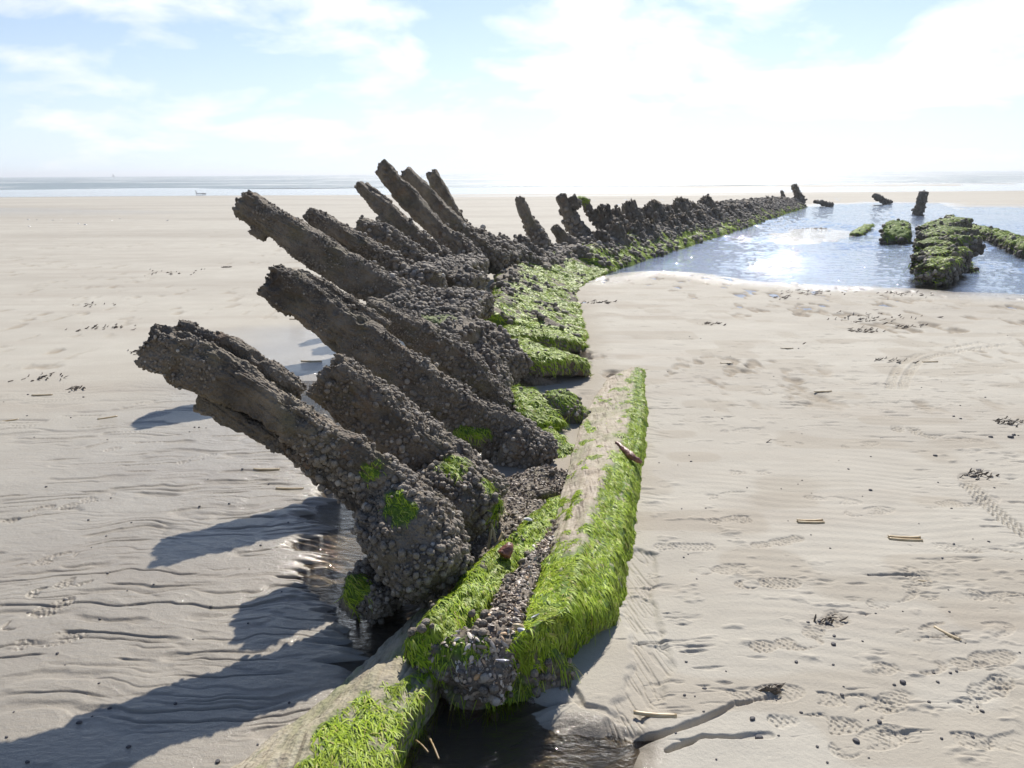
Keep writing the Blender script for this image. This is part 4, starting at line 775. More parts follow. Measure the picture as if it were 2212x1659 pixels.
# ------------------------------------------------------------------ keel timbers in front
rng = np.random.default_rng(5)
def front_beam():
    c = [G(1398, 800, -.03), G(1404, 880, -.03), G(1404, 945, -.03), G(1393, 1019, -.03), G(1384, 1105, -.03), G(1368, 1215, -.04), G(1346, 1335, -.05), G(1283, 1398, -.06), G(1185, 1505, -.09)]
    cm = [G(1384, 797, .03), G(1388, 868, .045), G(1384, 935, .06), G(1368, 1005, .07), G(1352, 1095, .085), G(1330, 1200, .10), G(1308, 1310, .10), G(1262, 1350, .095), G(1168, 1430, .09)]
    cr = [G(1366, 794, .045), G(1364, 852, .07), G(1348, 925, .10), G(1316, 990, .13), G(1276, 1092, .16), G(1250, 1190, .185), G(1222, 1305, .205), G(1178, 1338, .22), G(1138, 1362, .215)]
    a0 = [G(1345, 800, .04), G(1325, 858, .05), G(1298, 920, .07), G(1270, 990, .10), G(1240, 1090, .125), G(1200, 1200, .145), G(1150, 1315, .165), G(1112, 1365, .17), G(1090, 1405, .155)]
    a1 = [G(1318, 812, .0), G(1283, 862, .01), G(1256, 915, .02), G(1232, 992, .03), G(1206, 1090, .05), G(1170, 1200, .08), G(1105, 1340, .12), G(1062, 1388, .12), G(1046, 1440, .09)]
    lo = [p - np.array([0.0, 0, 0.12 + 0.02 * i]) for i, p in enumerate(a1)]
    lo2 = [p - np.array([0.04, 0, 0.16]) for p in c]
    b = loft([c, cm, cr, a0, a1, lo, lo2], 0.0062, 91, bulge=0.03); crust(b, big=0.014, bs=0.12, grain=0.003, cell=0.02, wamp=0.0015, mid=0.003)
    n = fbm(b.V / 0.10, 4, 4); n2 = fbm(b.V / 0.035, 3, 6)
    # crest line in plan: algae to its right and over the near end, bare sandy wood on top
    cp = np.array([p[:2] for p in cr]); yy = b.V[:, 1]; xc = np.interp(yy, cp[::-1, 1], cp[::-1, 0]); side = b.V[:, 0] - xc
    a = np.maximum(ss(-0.02, 0.04, side + 0.07 * n), ss(3.0, 2.78, yy + 0.25 * n + 0.6 * np.clip(side + 0.0, -1, 0.0)))
    a = a * ss(-0.75, -0.3, n2 + 0.5 * n)
    a = np.maximum(a, 0.85 * ss(0.22, 0.42, fbm(b.V * np.array([1, .45, 1]) / 0.06, 3, 47)) * (b.N[:, 2] > 0.3))
    root = thing('keel_timber', 'big foreground keel timber, sandy bare top and bright green algae down its right side', 'ship timber', cr[0])
    low = ss(0.02, -0.05, b.V[:, 2]); a = a * (1 - 0.6 * ss(0.05, -0.02, b.V[:, 2]) * (yy < 2.75))
    mk('timber', b.V, b.F, M_WOOD, root, attrs(b, np.where(b.t > 0.97, a * 0.45, a), (1 - 0.8 * low) * ss(0.985, 0.955, b.t)))
    dn = ss(-0.45, 0.15, fbm(b.V * np.array([1, .5, 1]) / 0.035, 2, 41)) * a * 36000 * ss(-0.5, 0.0, b.N[:, 2] + 0.3) * ss(7, 3.5, yy) + a * 7000 * ss(-0.6, -0.2, b.N[:, 2]) * (yy >= 3.5)
    fl = np.zeros((len(b.V), 3))
    s = sample(b, dn, rng, 30000); P_, N_v = s
    f = np.stack([0.5 + 0.9 * fbm(P_ / 0.09, 2, 43), -0.75 + 0.7 * fbm(P_ / 0.11, 2, 44), -0.55 + 0 * P_[:, 0]], 1)
    dist = P_[:, 1:2]
    V, F, t = strands(P_, N_v, f, 0.032, 0.0046, rng, seg=4, lift=0.035, droop=0.12, jit=0.32); o = mk('algae_mat', V, F, M_ALGAE, root, {'tone': t}); o['kind'] = 'stuff'
    # long fringe hanging over the near end
    e = (yy < 2.72) & (b.N[:, 1] < 0.1) & (b.V[:, 2] > 0.0)
    s = sample(b, 6500.0 * e * ss(-0.05, 0.35, n2), rng, 3600)
    V, F, t = strands(s[0], s[1], (0.05, -0.2, -1), 0.06, 0.0048, rng, seg=5, lift=0.03, droop=0.5, jit=0.3); o = mk('algae_fringe', V, F, M_ALGAE, root, {'tone': t * 0.35}); o['kind'] = 'stuff'
    return b
FB = front_beam()
def left_beam():
    top = [G(1212, 1068, .03), G(1165, 1105, .09), G(1110, 1152, .14), G(1048, 1206, .18), G(996, 1260, .205), G(950, 1302, .215), G(918, 1345, .21)]
    ri = [G(1224, 1085, .02), G(1195, 1130, .06), G(1155, 1185, .10), G(1095, 1245, .135), G(1055, 1300, .15), G(1020, 1345, .155), G(985, 1400, .145)]
    rb = [p - np.array([-0.02, 0, .14]) for p in ri]
    le = [p + np.array([-0.055, -0.0, -0.03 - 0.006 * i]) for i, p in enumerate(top)]
    lb = [p + np.array([-0.05, 0.02, -0.16]) for p in top]
    b = loft([rb, ri, top, le, lb], 0.0062, 92, bulge=0.05); crust(b, big=0.02, bs=0.10, grain=0.006, cell=0.018, wamp=0.004, mid=0.008)
    n = fbm(b.V / 0.10, 4, 14); a = ss(-0.45, -0.05, n + 0.25) * ss(-0.5, 0.1, b.N[:, 2] + 0.2)
    root = thing('keel_timber', 'narrow green ridge of timber on the left of the shell-filled trough', 'ship timber', top[0])
    mk('timber', b.V, b.F, M_WOOD, root, attrs(b, a))
    s = sample(b, a * 24000 * ss(-0.4, 0.1, b.N[:, 2]), rng, 13000); V, F, t = strands(s[0], s[1], (0.35, -0.85, -0.35), 0.028, 0.0044, rng, lift=0.04, droop=0.12, jit=0.4); o = mk('algae_mat', V, F, M_ALGAE, root, {'tone': t}); o['kind'] = 'stuff'
    add_lumps(b, root, 1500 * ss(0.0, 0.4, fbm(b.V / 0.12, 3, 15) + 0.35 * ss(2.7, 2.45, b.V[:, 1])) * (1 - 0.6 * a), 0.008, 0.017, rng, cap=1500)
    return b
LB = left_beam()
# broken near end: a mass of barnacles, weed and packed shells between the two timbers
EN = chunk('timber_end', 'barnacled near end of the trough, with packed shells spilling over a dark hollow', [G(1090, 1402, .095), G(1020, 1412, .105), G(950, 1414, .105)], (0.055, 0.065, 0.06), (0.06, 0.07, 0.06), 93, U=(0, .2, 1), cap=1500, lump=0.7, big=0.04,
           alg=lambda b: ss(-0.05, 0.3, fbm(b.V / 0.07, 3, 21) + 0.3 * ss(-0.15, -0.22, b.V[:, 0])) * (b.N[:, 2] > -0.4), sl=0.035, acap=2500, flow=(-0.1, -0.6, -0.8), droop=0.6)
chunk('timber_end', 'ragged dark under-edge of the trough end, dripping with weed', [G(1190, 1430, .02), G(1070, 1475, .0), G(975, 1462, .03)], (0.085, 0.10, 0.08), (0.08, 0.08, 0.07), 94, U=(0, .2, 1), cap=500, lump=0.35, big=0.05, alg=lambda b: ss(-0.1, 0.3, fbm(b.V / 0.07, 3, 22)) * 0.9, sl=0.07, acap=2600, flow=(0, -0.3, -1), droop=0.7)
# shell-filled trough
def trough():
    l = [G(1222, 1082, .02), G(1190, 1135, .06), G(1150, 1190, .10), G(1095, 1255, .14), G(1045, 1330, .165), G(1005, 1385, .17), G(990, 1440, .12)]
    r = [G(1236, 1085, .03), G(1212, 1135, .065), G(1188, 1190, .10), G(1150, 1270, .14), G(1128, 1335, .18), G(1115, 1385, .175), G(1085, 1462, .10)]
    bt = [p - np.array([0, 0, .10]) for p in r]; bl = [p - np.array([0, 0, .10]) for p in l]
    b = loft([l, r, bt, bl], 0.009, 95); crust(b, big=0.012, bs=0.08, grain=0, cell=0.02, wamp=0.008, mid=0.01); return b
TB = trough()
def shells(P, Nn, r0, r1, rng):
    """thin cupped half shells, lying every way"""
    th = np.linspace(0, 2 * math.pi, 9)[:-1]; rows = [np.array([[0, 0, .35]])]
    for rr, z in ((0.55, .26), (1.0, 0.0)): rows.append(np.stack([rr * np.cos(th) * 1.0, rr * np.sin(th) * 0.62 * (1 + 0.3 * np.cos(th)), np.full(8, z)], 1))
    v = np.vstack(rows); f = [(0, 1 + i, 1 + (i + 1) % 8) for i in range(8)]
    for i in range(8): j = (i + 1) % 8; f += [(1 + i, 9 + i, 9 + j), (1 + i, 9 + j, 1 + j)]
    f = np.array(f); n = len(P); q = Nn + rng.normal(size=(n, 3)) * 0.75; q /= np.linalg.norm(q, axis=1, keepdims=True); q *= np.sign(rng.random(n) - 0.3)[:, None]
    a = rng.normal(size=(n, 3)); a -= q * (a * q).sum(1, keepdims=True); a /= np.linalg.norm(a, axis=1, keepdims=True); c = np.cross(q, a); r = r0 + (r1 - r0) * rng.random(n) ** 2
    st = 0.8 + 1.0 * rng.random(n) ** 2
    X = v[None, :, 0:1] * a[:, None] * st[:, None, None] + v[None, :, 1:2] * c[:, None] + v[None, :, 2:3] * q[:, None]; V = P[:, None] + X * r[:, None, None] + Nn[:, None] * (r * 0.3)[:, None, None]
    return V.reshape(-1, 3), (f[None] + (np.arange(n) * len(v))[:, None, None]).reshape(-1, 3), np.repeat(rng.random(n), len(v))
b = TB; root = tag(bpy.data.objects.new('shell_litter', None), 'bed of broken shells and mussels filling the trough between the two green timbers', 'shell litter', None, 'stuff'); COL.objects.link(root); root.location = TB.V.mean(0).tolist()
mk('shell_sand', b.V, b.F, mat_simple('shelly_sand', (0.10, 0.085, 0.065), (0.26, 0.21, 0.16), 90, 0.8, 0.3, 1.0), root)['kind'] = 'stuff'
up = (b.N[:, 2] > -0.35) * 1.0
s = sample(b, up * 14000 * ss(-0.6, 0.2, fbm(b.V / 0.06, 2, 3) + 0.3), rng, 3600); V, F, t = shells(s[0], s[1], 0.004, 0.013, rng); mk('shells', V, F, M_SHELL, root, {'tone': t})['kind'] = 'stuff'
s = sample(b, up * 1200 * ss(-0.2, 0.3, fbm(b.V / 0.08, 2, 5)), rng, 330); V, F, t = lumps(s[0], s[1], 0.007, 0.014, rng); mk('mussels', V, F, M_LUMP, root, {'tone': t})['kind'] = 'stuff'
s = sample(EN, 3200.0 * (EN.N[:, 2] > -0.1) * ss(0.0, 0.3, fbm(EN.V / 0.08, 2, 9) + 0.5 * ss(0.12, 0.05, np.abs(EN.V[:, 0] + 0.05))), rng, 420); V, F, t = shells(s[0], s[1], 0.006, 0.014, rng); mk('packed_shells', V, F, M_SHELL, root, {'tone': t})['kind'] = 'stuff'
# second litter bed by the sandy trough
for q, (lb, pts) in enumerate((('dark bank of small mussels between the green ramp and the sandy timber', [G(1085, 1075, .01), G(1150, 1048, .015), G(1212, 1022, .01)]), ('shaded bed of shell grit between the nearest rib foot and the green trough ridge', [G(1010, 1215, .0), G(1070, 1140, .012), G(1140, 1085, .01)]))):
    before = set(bpy.data.objects)
    bed = chunk('shell_bank', lb, pts, (0.018, 0.022, 0.018), (0.14, 0.16, 0.12), 96 + 3 * q, cat='shell bank', lump=0.15, big=0.02, cap=120)
    bank = [o for o in set(bpy.data.objects) - before if o.type == 'EMPTY'][0]
    s = sample(bed, 5000.0 * (bed.N[:, 2] > 0.1), rng, 700); V, F, t = shells(s[0], s[1], 0.005, 0.012, rng); mk('shells', V, F, M_SHELL, bank, {'tone': t * (0.6 + .3 * q)})['kind'] = 'stuff'

# plank at the lower left, half under water
def low_plank():
    l0 = [G(400, 1760, .0), G(500, 1655, .0), G(640, 1550, .0), (G(762, 1452, .0)), G(850, 1370, .0), G(930, 1290, .0)]
    l1 = [G(455, 1775, .07), G(560, 1665, .075), G(690, 1560, .075), G(797, 1460, .075), G(880, 1378, .06), G(955, 1300, .03)]
    r1 = [G(800, 1860, .085), G(815, 1720, .09), G(845, 1640, .095), G(868, 1560, .095), G(940, 1450, .07), G(1010, 1340, .03)]
    r0 = [p - np.array([-0.015, 0, .16]) for p in r1]; b0 = [p - np.array([0, 0, .12]) for p in l0]
    b = loft([b0, l0, l1, r1, r0], 0.0058, 97); crust(b, big=0.010, bs=0.15, grain=0.005, cell=0.02, wamp=0.001, mid=0.005)
    n = fbm(b.V / 0.09, 4, 24); lx = np.array(l1); xe = np.interp(b.V[:, 1], lx[:, 1], lx[:, 0]); d = b.V[:, 0] - xe
    a = ss(-0.05, 0.35, n + 0.55 * ss(0.05, 0.16, d) - 0.08 - 0.2 * ss(2.05, 2.4, b.V[:, 1])) * ss(0.0, 0.03, d) * (b.N[:, 2] > 0.2)
    root = thing('loose_plank', 'bare pale plank with tufts of green algae lying in the lower left foreground, half shaded', 'ship timber', l1[2])
    tint = np.full(len(b.V), 0.8)
    mk('timber', b.V, b.F, M_WOOD, root, attrs(b, np.clip(a * 0.7 + 0.10 + 0.35 * ss(0.0, 0.5, n), 0, 1), tint))
    s = sample(b, a * 20000, rng, 11000); V, F, t = strands(s[0], s[1], (0.35, -0.8, -0.2), 0.038, 0.0038, rng, lift=0.07, droop=0.06, jit=0.4); o = mk('algae_tufts', V, F, M_ALGAE, root, {'tone': t}); o['kind'] = 'stuff'
low_plank()

# ------------------------------------------------------------------ timbers standing in the pool
PGp = 'timbers in the tide pool'
def pchunk(lb, path, hu, hv, seed, **k): return chunk('pool_timber', lb, path, hu, hv, seed, cat='ship timber', group=PGp, lr=(0.02, 0.04), sl=0.09, sw=0.012, algd=1500, **k)
gY = lambda x, y: G(x, y)[1]
Y0 = gY(1984, 461); rib('pool_post', 'lone dark post leaning right out of the tide pool', [(1996, 414), (1990, 436), (1982, 464)], Y0, (8, 8.5, 9.5), 0.15, 501, lump=0.4, lr=(0.02, 0.04), cover=(-0.2, 0.4), group=PGp, big=0.03)
Y0 = gY(1912, 440); rib('pool_post', 'short dark post slanting left at the far edge of the pool', [(1888, 422), (1903, 430), (1922, 442)], Y0, (5, 6, 6), 0.16, 502, lump=0.4, lr=(0.02, 0.04), cover=(-0.2, 0.4), group=PGp, big=0.03)
gt = lambda b: upz(b, 0.0, 0.6)
pchunk('small two-part green block in the pool, left of the big ragged heap', [G(1938, 488, .12), G(1937, 505, .16), G(1934, 522, .02)], (0.13, 0.16, 0.13), (0.28, 0.30, 0.30), 503, alg=gt, lump=0.5, big=0.07, cap=500, acap=1500)
pchunk('thin green plank tip at the right end of the sand islet', [G(1876, 487, .06), G(1848, 507, .0)], (0.05, 0.05), (0.14, 0.16), 504, alg=gt, lump=0.1, cap=100, acap=700, big=0.02)
# ragged heap: stepped blocks
heap = [([(2050, 470), (2070, 478)], .10, .30, (0.35, 0.5), 'small far stub at the back of the ragged heap'),
        ([(1998, 500), (2040, 490), (2085, 484)], .22, .30, (0.16, .20, .2), 'back row block of the ragged heap, green topped'),
        ([(1996, 522), (2040, 512), (2098, 508)], .20, .34, (0.2, .24, .22), 'middle row block of the ragged heap, widest, ragged on its left'),
        ([(2000, 545), (2045, 536), (2100, 530)], .18, .36, (0.2, .24, .2), 'right-leaning slab of the ragged heap with a sunlit green edge'),
        ([(1996, 566), (2030, 562), (2062, 556)], .20, .30, (0.17, .22, .2), 'front middle block of the ragged heap'),
        ([(1994, 588), (2020, 585), (2052, 575)], .14, .22, (0.15, .22, .19), 'dark nearest block of the ragged heap rising from the water'),
        ([(2060, 572), (2085, 575)], .03, .2, (0.07, .08), 'low green stone-like lump right of the ragged heap, nearest to it'), ([(2085, 580), (2098, 580)], .0, .12, (0.06, .06), 'lowest green lump right of the ragged heap, at the water line')]
for j, (pts, z, hv, hu, lb) in enumerate(heap):
    z = z + 0.03; n = len(pts); hv_ = np.full(n, hv * 0.9); hu_ = 0.85 * np.array(hu) if np.ndim(hu) else np.full(n, hu)
    if j == 0: hu_ = np.array([.08, .09]); hv_ = np.array([.12, .12])
    P = [G(2046 + (x - 2046) * (0.74 if j < 6 else .9), y, z + (0.10 if (j == 3 and i == n - 1) else 0.0)) for i, (x, y) in enumerate(pts)]
    pchunk(lb, P, hu_, hv_, 510 + j, alg=lambda b: ss(0.35, 0.8, b.N[:, 2] + 0.6 * fbm(b.V / 0.2, 3, b.seed)) * 0.8 , lump=0.35, big=0.035, cap=700, acap=900, jag=0.25, ex=7)
pchunk('long green timber slanting out of the right edge of the picture', [G(2092, 492, .08), G(2140, 505, .10), G(2180, 520, .10), G(2235, 545, .08)], (0.10, 0.12, 0.13, 0.13), (0.16, 0.2, 0.22, 0.22), 530, alg=lambda b: ss(-0.2, 0.4, b.N[:, 2]) * ss(-0.6, -0.1, fbm(b.V / 0.2, 3, 6)), lump=0.4, cap=1200, acap=4000, big=0.06)

# ------------------------------------------------------------------ small things on the beach
def copy(src, name, loc, rz, sc, label, cat, group, rx=0.0):
    o = src.copy(); o.name = name; COL.objects.link(o); o.location = [float(v) for v in loc]; o.rotation_euler = (rx, 0, rz); o.scale = (sc,) * 3; tag(o, label, cat, group)
    for ch in src.children:
        c = ch.copy(); COL.objects.link(c); c.parent = o
    return o
def razor_mesh():
    n, m = 16, 7; u = np.linspace(-1, 1, n); v = np.linspace(-1, 1, m); U, Vv = np.meshgrid(u, v, indexing='ij')
    w = 0.0095 * (1 - 0.15 * np.abs(U) ** 6); X = U * 0.062; Y = Vv * w + 0.004 * U ** 2; Z = 0.007 * (1 - Vv ** 2)
    T = np.stack([X, Y, Z], 2).reshape(-1, 3); B = T * [1, .94, .82] - [0, 0, .0006]
    F = grid_faces(n, m, False); F2 = F[:, ::-1] + n * m; e = []
    idx = np.arange(n * m).reshape(n, m); ring = np.concatenate([idx[:, 0], idx[-1, 1:], idx[::-1, -1][1:], idx[0, ::-1][1:-1]])
    for a_, b_ in zip(ring, np.roll(ring, -1)): e.append((a_, b_, b_ + n * m, a_ + n * m))
    return np.vstack([T, B]), np.vstack([F, F2, np.array(e)])
rv, rf = razor_mesh()
def razor(px, py, rz, sc, label, two=False, z=None, group='razor shells on the sand'):
    p = G(px, py); p[2] = zg(p[0], p[1]) if z is None else z
    r = thing('razor_shell', label, 'sea shell', p, group)
    a = mk('valve', rv, rf, M_RAZOR); a.parent = r; a.location = (0, 0, 0.001)
    if two:
        c = a.copy(); COL.objects.link(c); c.parent = r; c.location = (0.0, 0.021, 0.001); c.rotation_euler = (0.5, 0, 0.06)
    r.rotation_euler = (0, 0, R(rz)); r.scale = (sc,) * 3; return r
for a in ((1752, 1130, -4, 1.0, 'open pale razor shell lying on the right-hand sand, left of the other open one', True), (1957, 1166, -9, 1.15, 'open razor shell with a hollow dark gape beside a boot print', True), (1778, 848, 6, 1.1, 'small pale razor shell piece above the middle of the right-hand sand', False),
          (1415, 1545, -8, 1.05, 'brown razor shell at the edge of the puddle beside the timber', False), (2045, 1368, -60, 0.8, 'razor shell fragment standing across a boot print', False), (1570, 785, -3, 0.9, 'dark-sided razor shell on the sand beyond the keel timber', False), (1700, 752, -5, 0.95, 'tan razor shell farthest out on the right-hand sand', False), (2010, 783, 4, 1.1, 'thin razor shell lying across the tyre tracks', False),
          (90, 852, 5, 1.2, 'tan razor shell on the left sand near the dark weed', False), (20, 905, 30, 0.9, 'brown razor shell at the left edge of the picture', False), (232, 900, 35, 1.0, 'whitish razor shell left of the shadow of the nearest rib tip', False), (577, 954, -8, 1.1, 'tan razor shell close under the nearest rib', False), (575, 1012, -2, 1.2, 'yellow-green razor shell among the rills under the nearest rib', False),
          (625, 1053, -3, 1.2, 'orange razor shell nearest the foot of the rib among the rills', False), (640, 690, -5, 1.3, 'upper left razor shell in the wet patch under the second long rib', False), (762, 700, -3, 1.6, 'topmost of three razor shells by the water under the second long rib', False), (757, 714, -6, 1.3, 'middle of three razor shells by the water under the second long rib', False), (672, 781, -4, 1.5, 'razor shell lying alone below the wet glitter under the second long rib', False), (738, 738, 0, 1.3, 'lowest of three razor shells by the water under the second long rib', False),
          (2000, 1255, 160, .5, 'broken stub of razor shell on the right-hand sand', False)): razor(*a)
# shells caught by the trough
for px, py, z, rz, rx, lb in ((1058, 1165, .10, 70, -60, 'leftmost splinter of razor shell upright beside the green trough ridge'), (1066, 1150, .12, 110, -50, 'tall pale razor shell sticking up beside the green trough ridge'), (1078, 1168, .11, 60, -30, 'bright yellow razor shell leaning on the green trough ridge')):
    p = G(px, py, z); r = thing('razor_shell', lb, 'sea shell', p, 'razor shells caught by the trough'); a = mk('valve', rv, rf, M_RAZOR); a.parent = r; r.rotation_euler = (R(10), R(rx), R(rz)); r.scale = (.7,) * 3
def half_shell(name, p, rz, rx, sc, mat, label, cat='sea shell', group=None):
    th = np.linspace(0, 2 * math.pi, 21)[:-1]; rows = []
    for rr in np.linspace(0.02, 1, 8): rows.append(np.stack([rr * np.cos(th) * 1.3, rr * np.sin(th) * .62 * (1 + .35 * np.cos(th)), .42 * (1 - rr ** 2) + 0 * th], 1))
    A = np.array(rows) * 0.02; B = A[::-1] * [.95, .93, .9]; A = np.concatenate([A, B]); o = mk(name, A.reshape(-1, 3), grid_faces(16, 20), mat)
    o.location = [float(v) for v in p]; o.rotation_euler = (rx, 0.3, rz); o.scale = (sc,) * 3; return tag(o, label, cat, group)
half_shell('mussel_shell', G(1155, 1330, .20), 1.2, 2.6, 1.1, M_MUSSEL, 'pale blue mussel shell at the near lip of the trough')
half_shell('mussel_shell', G(1137, 1368, .19), -.4, .5, 1.3, M_MUSSEL, 'larger violet mussel shell just below the pale one at the trough lip')
half_shell('mussel_shell', G(1085, 1425, .22), .4, 2.8, .9, M_MUSSEL, 'small white-lined mussel shell lodged in the broken trough end')
half_shell('cockle_shell', G(1140, 1122, .13), .6, .3, 1.0, M_WHITE, 'white shell on the green trough ridge above the rusty bolt')
half_shell('cockle_shell', G(1120, 1352, .20), .1, .4, .8, M_RAZOR, 'orange shell beside the pale blue mussel in the trough')
def rusty(label, path, r, seed):
    b = tube(path, r, r, (0, .3, 1), 0.003, ex=2.2, jag=0.01, seed=seed); crust(b, big=.006, bs=.03, grain=0.002, cell=.009, wamp=.004, mid=.003); o = mk('rusty_bolt', b.V, b.F, M_RUST, loc=np.array(path[0])); tag(o, label, 'iron bolt', 'rusty iron bolts in the timbers')
rusty('stubby red rusty bolt end in the green ridge of the trough', [G(1088, 1200, .165), G(1096, 1186, .185), G(1102, 1178, .19)], (.026, .024, .014), 3)
rusty('long rusty bolt lying across the green side of the big keel timber', [G(1332, 958, .115), G(1350, 972, .105), G(1368, 988, .10), G(1384, 998, .07)], (.012, .017, .017, .008), 4)
# pebbles and crumbs of weed
v, f = ICO2
def pebble_mesh(k): d = 1 + .22 * fbm(v * 1.3 + k * 5, 2, k); return v * d[:, None] * [1.25, 1, .62]
peb = None; PM = []
for k in range(3):
    o = mk('pebble', pebble_mesh(k), f, M_STONE); PM.append(o)
rg = np.random.default_rng(77)
SPOTS = [(2115, 1015, .024), (2140, 945, .022), (2183, 945, .03), (1880, 1060, .016), (1800, 1392, .017), (1789, 1345, .022), (1770, 1340, .014), (2055, 1100, .010), (1905, 945, .016), (1725, 752, .015), (2020, 985, .02), (1560, 905, .012), (2190, 940, .02), (2060, 900, .016), (2075, 905, .014), (1950, 1475, .02), (1640, 1590, .02), (1625, 1555, .016), (1900, 1560, .014), (1850, 1600, .018), (1720, 1430, .012),
         (140, 1290, .016), (215, 1330, .01), (150, 845, .016), (180, 855, .014), (60, 850, .012), (495, 1085, .008), (420, 920, .008), (430, 920, .008), (445, 921, .009), (455, 1305, .012), (170, 1555, .014), (470, 1640, .014)]
for _ in range(95):
    SPOTS.append((1420 + rg.random() * 800, 660 + rg.random() ** 0.8 * 990, .0035 + .006 * rg.random() ** 2))
for _ in range(40): SPOTS.append((rg.random() * 650, 850 + rg.random() * 800, .0035 + .004 * rg.random()))
for j, (x, y, s) in enumerate(SPOTS):
    p = G(x, y); s = s * (0.5 if s > .008 else 0.8); p[2] = zg(p[0], p[1]) + s * .25
    big_ = s >= .0048; side = 'right' if x > 1106 else 'left'
    lb = f'small dark pebble among the boot prints on the {side}-hand sand' if big_ else f'tiny dark crumb of stone scattered on the {side}-hand sand'
    src = PM[j % 3]
    if j < 3: o = src; o.location = p.tolist(); o.scale = (s,) * 3; tag(o, lb, 'pebble', 'dark pebbles scattered on the sand')
    else: copy(src, 'pebble', p, rg.random() * 6, s, lb, 'pebble', 'dark pebbles scattered on the sand')
def weed(px, py, wpx, label, n=26, seed=1, z=None):
    """a wisp of dry seaweed: ribbons and crumbs strung along the sand"""
    c = G(px, py); k = mpp(c) ; Lx = wpx * k; r = np.random.default_rng(seed); V, F, o_ = [], [], 0
    for i in range(int(n * 1.6) if n > 7 else 1):
        q = c + np.array([r.normal() * Lx * .3, r.normal() * Lx * .12 * (1 + c[1] / 12), 0]); q[2] = zg(q[0], q[1]); L = (0.012 + .04 * r.random()) * (1 + c[1] / 18); a = r.normal() * .5
        P = [q + np.array([math.cos(a) * L * t, math.sin(a) * L * t, .006 + .018 * math.sin(t * 3.1) * r.random()]) for t in np.linspace(-.5, .5, 5)]
        b = tube(P, np.array([.3, 1, .8, 1, .2]) * (.002 + .004 * r.random() ** 2) * (1 + c[1] / 22), np.array([.5, 1, 1, 1, .4]) * .0025 * (1 + c[1] / 22), (0, .3, 1), L / 7, ex=2.2, seed=i)
        V.append(b.V); F.append(b.F + o_); o_ += len(b.V)
    o = mk('seaweed_wisp', np.vstack(V), np.vstack(F), M_WEED, loc=c); tag(o, label, 'seaweed', 'wisps of dry seaweed on the sand', 'stuff' if n > 7 else None)
for j, a in enumerate(((1750, 632, 120, 'long dark strand of seaweed just below the tide pool, left of the others'), (1950, 636, 90, 'strand of seaweed beside the pool edge below the ragged heap', 18), (1690, 642, 60, 'short wisp of weed at the left end of the pool-side strandline', 12), (1880, 687, 160, 'wide broken strandline of weed across the upper right sand', 34),
          (1870, 714, 70, 'ragged clump of weed below the wide strandline', 20), (1965, 705, 50, 'small weed wisp right of the ragged clump', 12), (1755, 493, 60, 'dark weed patch on top of the sand islet', 16), (1660, 975 - 20, 20, 'single curled black weed stalk in the middle of the right-hand sand', 3), (2120, 1030, 60, 'scraps of weed near the right-hand tyre track', 14), (2185, 915, 60, 'scattered weed at the right edge by the damp patch', 16), (1790, 1340, 40, 'crumbled weed in a boot print low on the right', 8),
          (1660, 1488, 40, 'dark weed scrap at the end of the sand crack', 10), (370, 590, 100, 'long thin wisp of weed lying on the far left sand', 16), (490, 577, 16, 'small black knot of weed left of the spurred rib', 10), (100, 815, 70, 'dark weed smear at the left edge above the razor shell', 12), (40, 822, 40, 'black strip of weed at the far left edge', 6), (160, 838, 30, 'small weed scraps right of the left-edge smear', 8),
          (1290, 655, 60, 'weed scraps in the hollow beside the green planking', 16), (1245, 902, 40, 'litter of weed at the foot of the dark stump', 12), (1190, 795 + 20, 30, 'weed caught on the sand by the overhanging ledge', 4), (1740, 1155 - 410, 30, 'pinch of weed by the far razor shell', 6), (220, 710, 90, 'thin scatter of weed across the left sand', 14), (300, 760, 50, 'weed crumbs left of the nearest rib tip', 8), (200, 660, 60, 'faint wisp of weed far out on the left sand', 8), (1940, 780, 60, 'weed along the outer tyre track', 10), (1540, 700, 50, 'faint weed scatter on the sand beyond the keel timber', 8))):
    a = list(a); n = a[4] if len(a) > 4 else 24; weed(a[0], a[1], a[2], a[3], n, 900 + j)
# white shells far out on the left
for j, (x, y) in enumerate(((62, 475), (64, 490), (80, 476), (113, 477), (131, 475), (170, 484), (185, 486), (242, 478), (258, 474), (362, 477))):
    p = G(x, y); half_shell('white_shell', p + np.array([0, 0, .01]), j * 1.1, .2, 2.6, M_WHITE, 'white shell speck on the low ridge of the far left sand', 'sea shell', 'white shells on the far left sand')
# driftwood at the water's edge, yacht at sea
def stick(name, label, cat, paths, rad, mat, seed):
    V, F, o_ = [], [], 0
    for j, P in enumerate(paths):
        b = tube(P, rad * (1 if j == 0 else .7), rad * (1 if j == 0 else .7), (0.2, .9, .1), rad * .7, ex=2.2, seed=seed + j); crust(b, big=rad * .5, bs=rad * 4, grain=0, cell=0, mid=rad * .2); V.append(b.V); F.append(b.F + o_); o_ += len(b.V)
    tag(mk(name, np.vstack(V), np.vstack(F), mat, loc=np.array(paths[0][0])), label, cat)
p = G(432, 419)
stick('driftwood', 'forked piece of driftwood at the edge of the wet shore on the left', 'driftwood', [[p + np.array([-.35, 0, .04]), p + np.array([0, 0, .05]), p + np.array([.5, .1, .02])], [p + np.array([-.3, 0, .04]), p + np.array([-.34, 0, .22]), p + np.array([-.38, 0, .3])], [p + np.array([.2, 0, .05]), p + np.array([.3, 0, .12])]], .03, M_STONE, 5)
M_TWIG = mat_simple('straw_stalk', (0.16, 0.10, 0.045), (0.38, 0.27, 0.13), 20, 0.5)
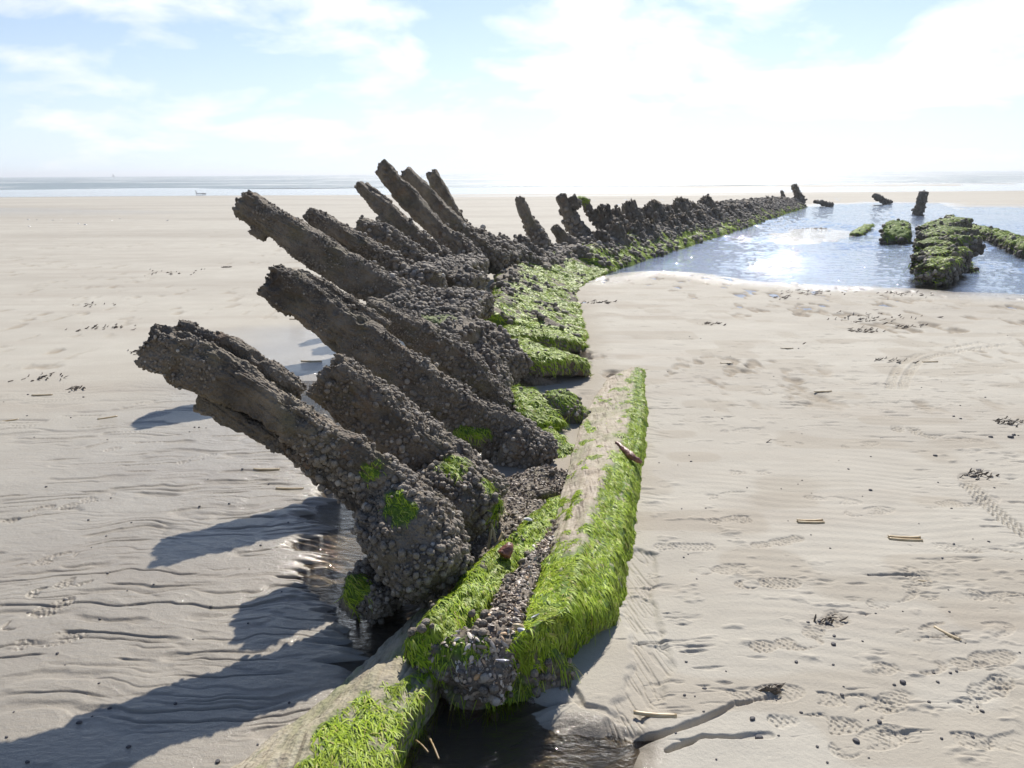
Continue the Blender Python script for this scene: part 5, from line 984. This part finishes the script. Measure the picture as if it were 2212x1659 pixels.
for j, (x0, y0, x1, y1, lb) in enumerate(((893, 1597, 925, 1625, 'straw stalk in the brown shallows between the loose plank and the trough end'), (925, 1590, 948, 1640, 'longer straw stalk crossing the others in the brown shallows'), (1195, 1480, 1212, 1508, 'curved pale scrap on the shaded sand beside the trough end'))):
    p0, p1 = G(x0, y0, -.02), G(x1, y1, -.015); stick('straw_stalk', lb, 'plant stalk', [[p0, (p0 + p1) / 2 + np.array([0, 0, .006]), p1]], .003, M_TWIG, 60 + j)
bp = np.array(G(245, 379.3 + 2)[:2].tolist() + [0.0]); bp = bp / np.linalg.norm(bp) * 1300
M_SAIL = mat_simple('sail_cloth', (0.22, 0.25, 0.28), (0.28, 0.31, 0.34), 1); M_HULL = mat_simple('boat_hull', (0.08, 0.10, 0.12), (0.10, 0.12, 0.14), 1)
yt = thing('sailing_boat', 'tiny sailing boat on the horizon at the left', 'boat', bp); yt.scale = (.5, .5, .5)
b = tube([bp + np.array([-4, 0, .4]), bp + np.array([-1, 0, .3]), bp + np.array([2.5, 0, .4]), bp + np.array([4.5, 0, .8])], (.7, .8, .8, .4), (1.0, 1.3, 1.1, .2), (0, 0, 1), .3); mk('hull', b.V, b.F, M_HULL, yt)
b = tube([bp + np.array([0, 0, .5]), bp + np.array([0, 0, 10])], .09, .09, (1, 0, 0), .1, ex=2); mk('mast', b.V, b.F, M_HULL, yt)
for nm, x0, x1, z1 in (('mainsail', -.2, -3.8, 9.6), ('jib', .2, 3.6, 8.2)):
    n = 12; t = np.linspace(0, 1, n); A = np.stack([np.stack([x0 + 0 * t, .1 + 0 * t, 1.3 + (z1 - 1.3) * t], 1), np.stack([x0 + (x1 - x0) * .5 * (1 - t), .45 * (1 - t) + .1, 1.3 + (z1 - 1.3) * t], 1), np.stack([x0 + (x1 - x0) * (1 - t), .15 + 0 * t, 1.3 + (z1 - 1.3) * t], 1),
                                                 np.stack([x0 + (x1 - x0) * .5 * (1 - t), .40 * (1 - t) + .05, 1.3 + (z1 - 1.3) * t], 1)], 1); mk(nm, A.reshape(-1, 3) + bp, grid_faces(n, 4), M_SAIL, yt)

# ------------------------------------------------------------------ sea air
hx0, hx1, hy0, hy1, hz0, hz1 = -9300, 9300, -9300, 14300, -4.0, 14.0
hv = np.array([(x, y, z) for x in (hx0, hx1) for y in (hy0, hy1) for z in (hz0, hz1)], float)
ha = Mat('sea_haze'); pv = ha.n('ShaderNodeVolumePrincipled'); pv.inputs['Color'].default_value = (0.93, 0.96, 1.0, 1); pv.inputs['Density'].default_value = 0.0008; pv.inputs['Anisotropy'].default_value = 0.35
ha.l(pv.outputs[0], ha.out.inputs['Volume'])
ho = mk('haze', hv, np.array([(0, 1, 3, 2), (4, 6, 7, 5), (0, 4, 5, 1), (2, 3, 7, 6), (0, 2, 6, 4), (1, 5, 7, 3)]), ha.mat, smooth=False)
ho['kind'] = 'stuff'
S.cycles.volume_bounces = 0
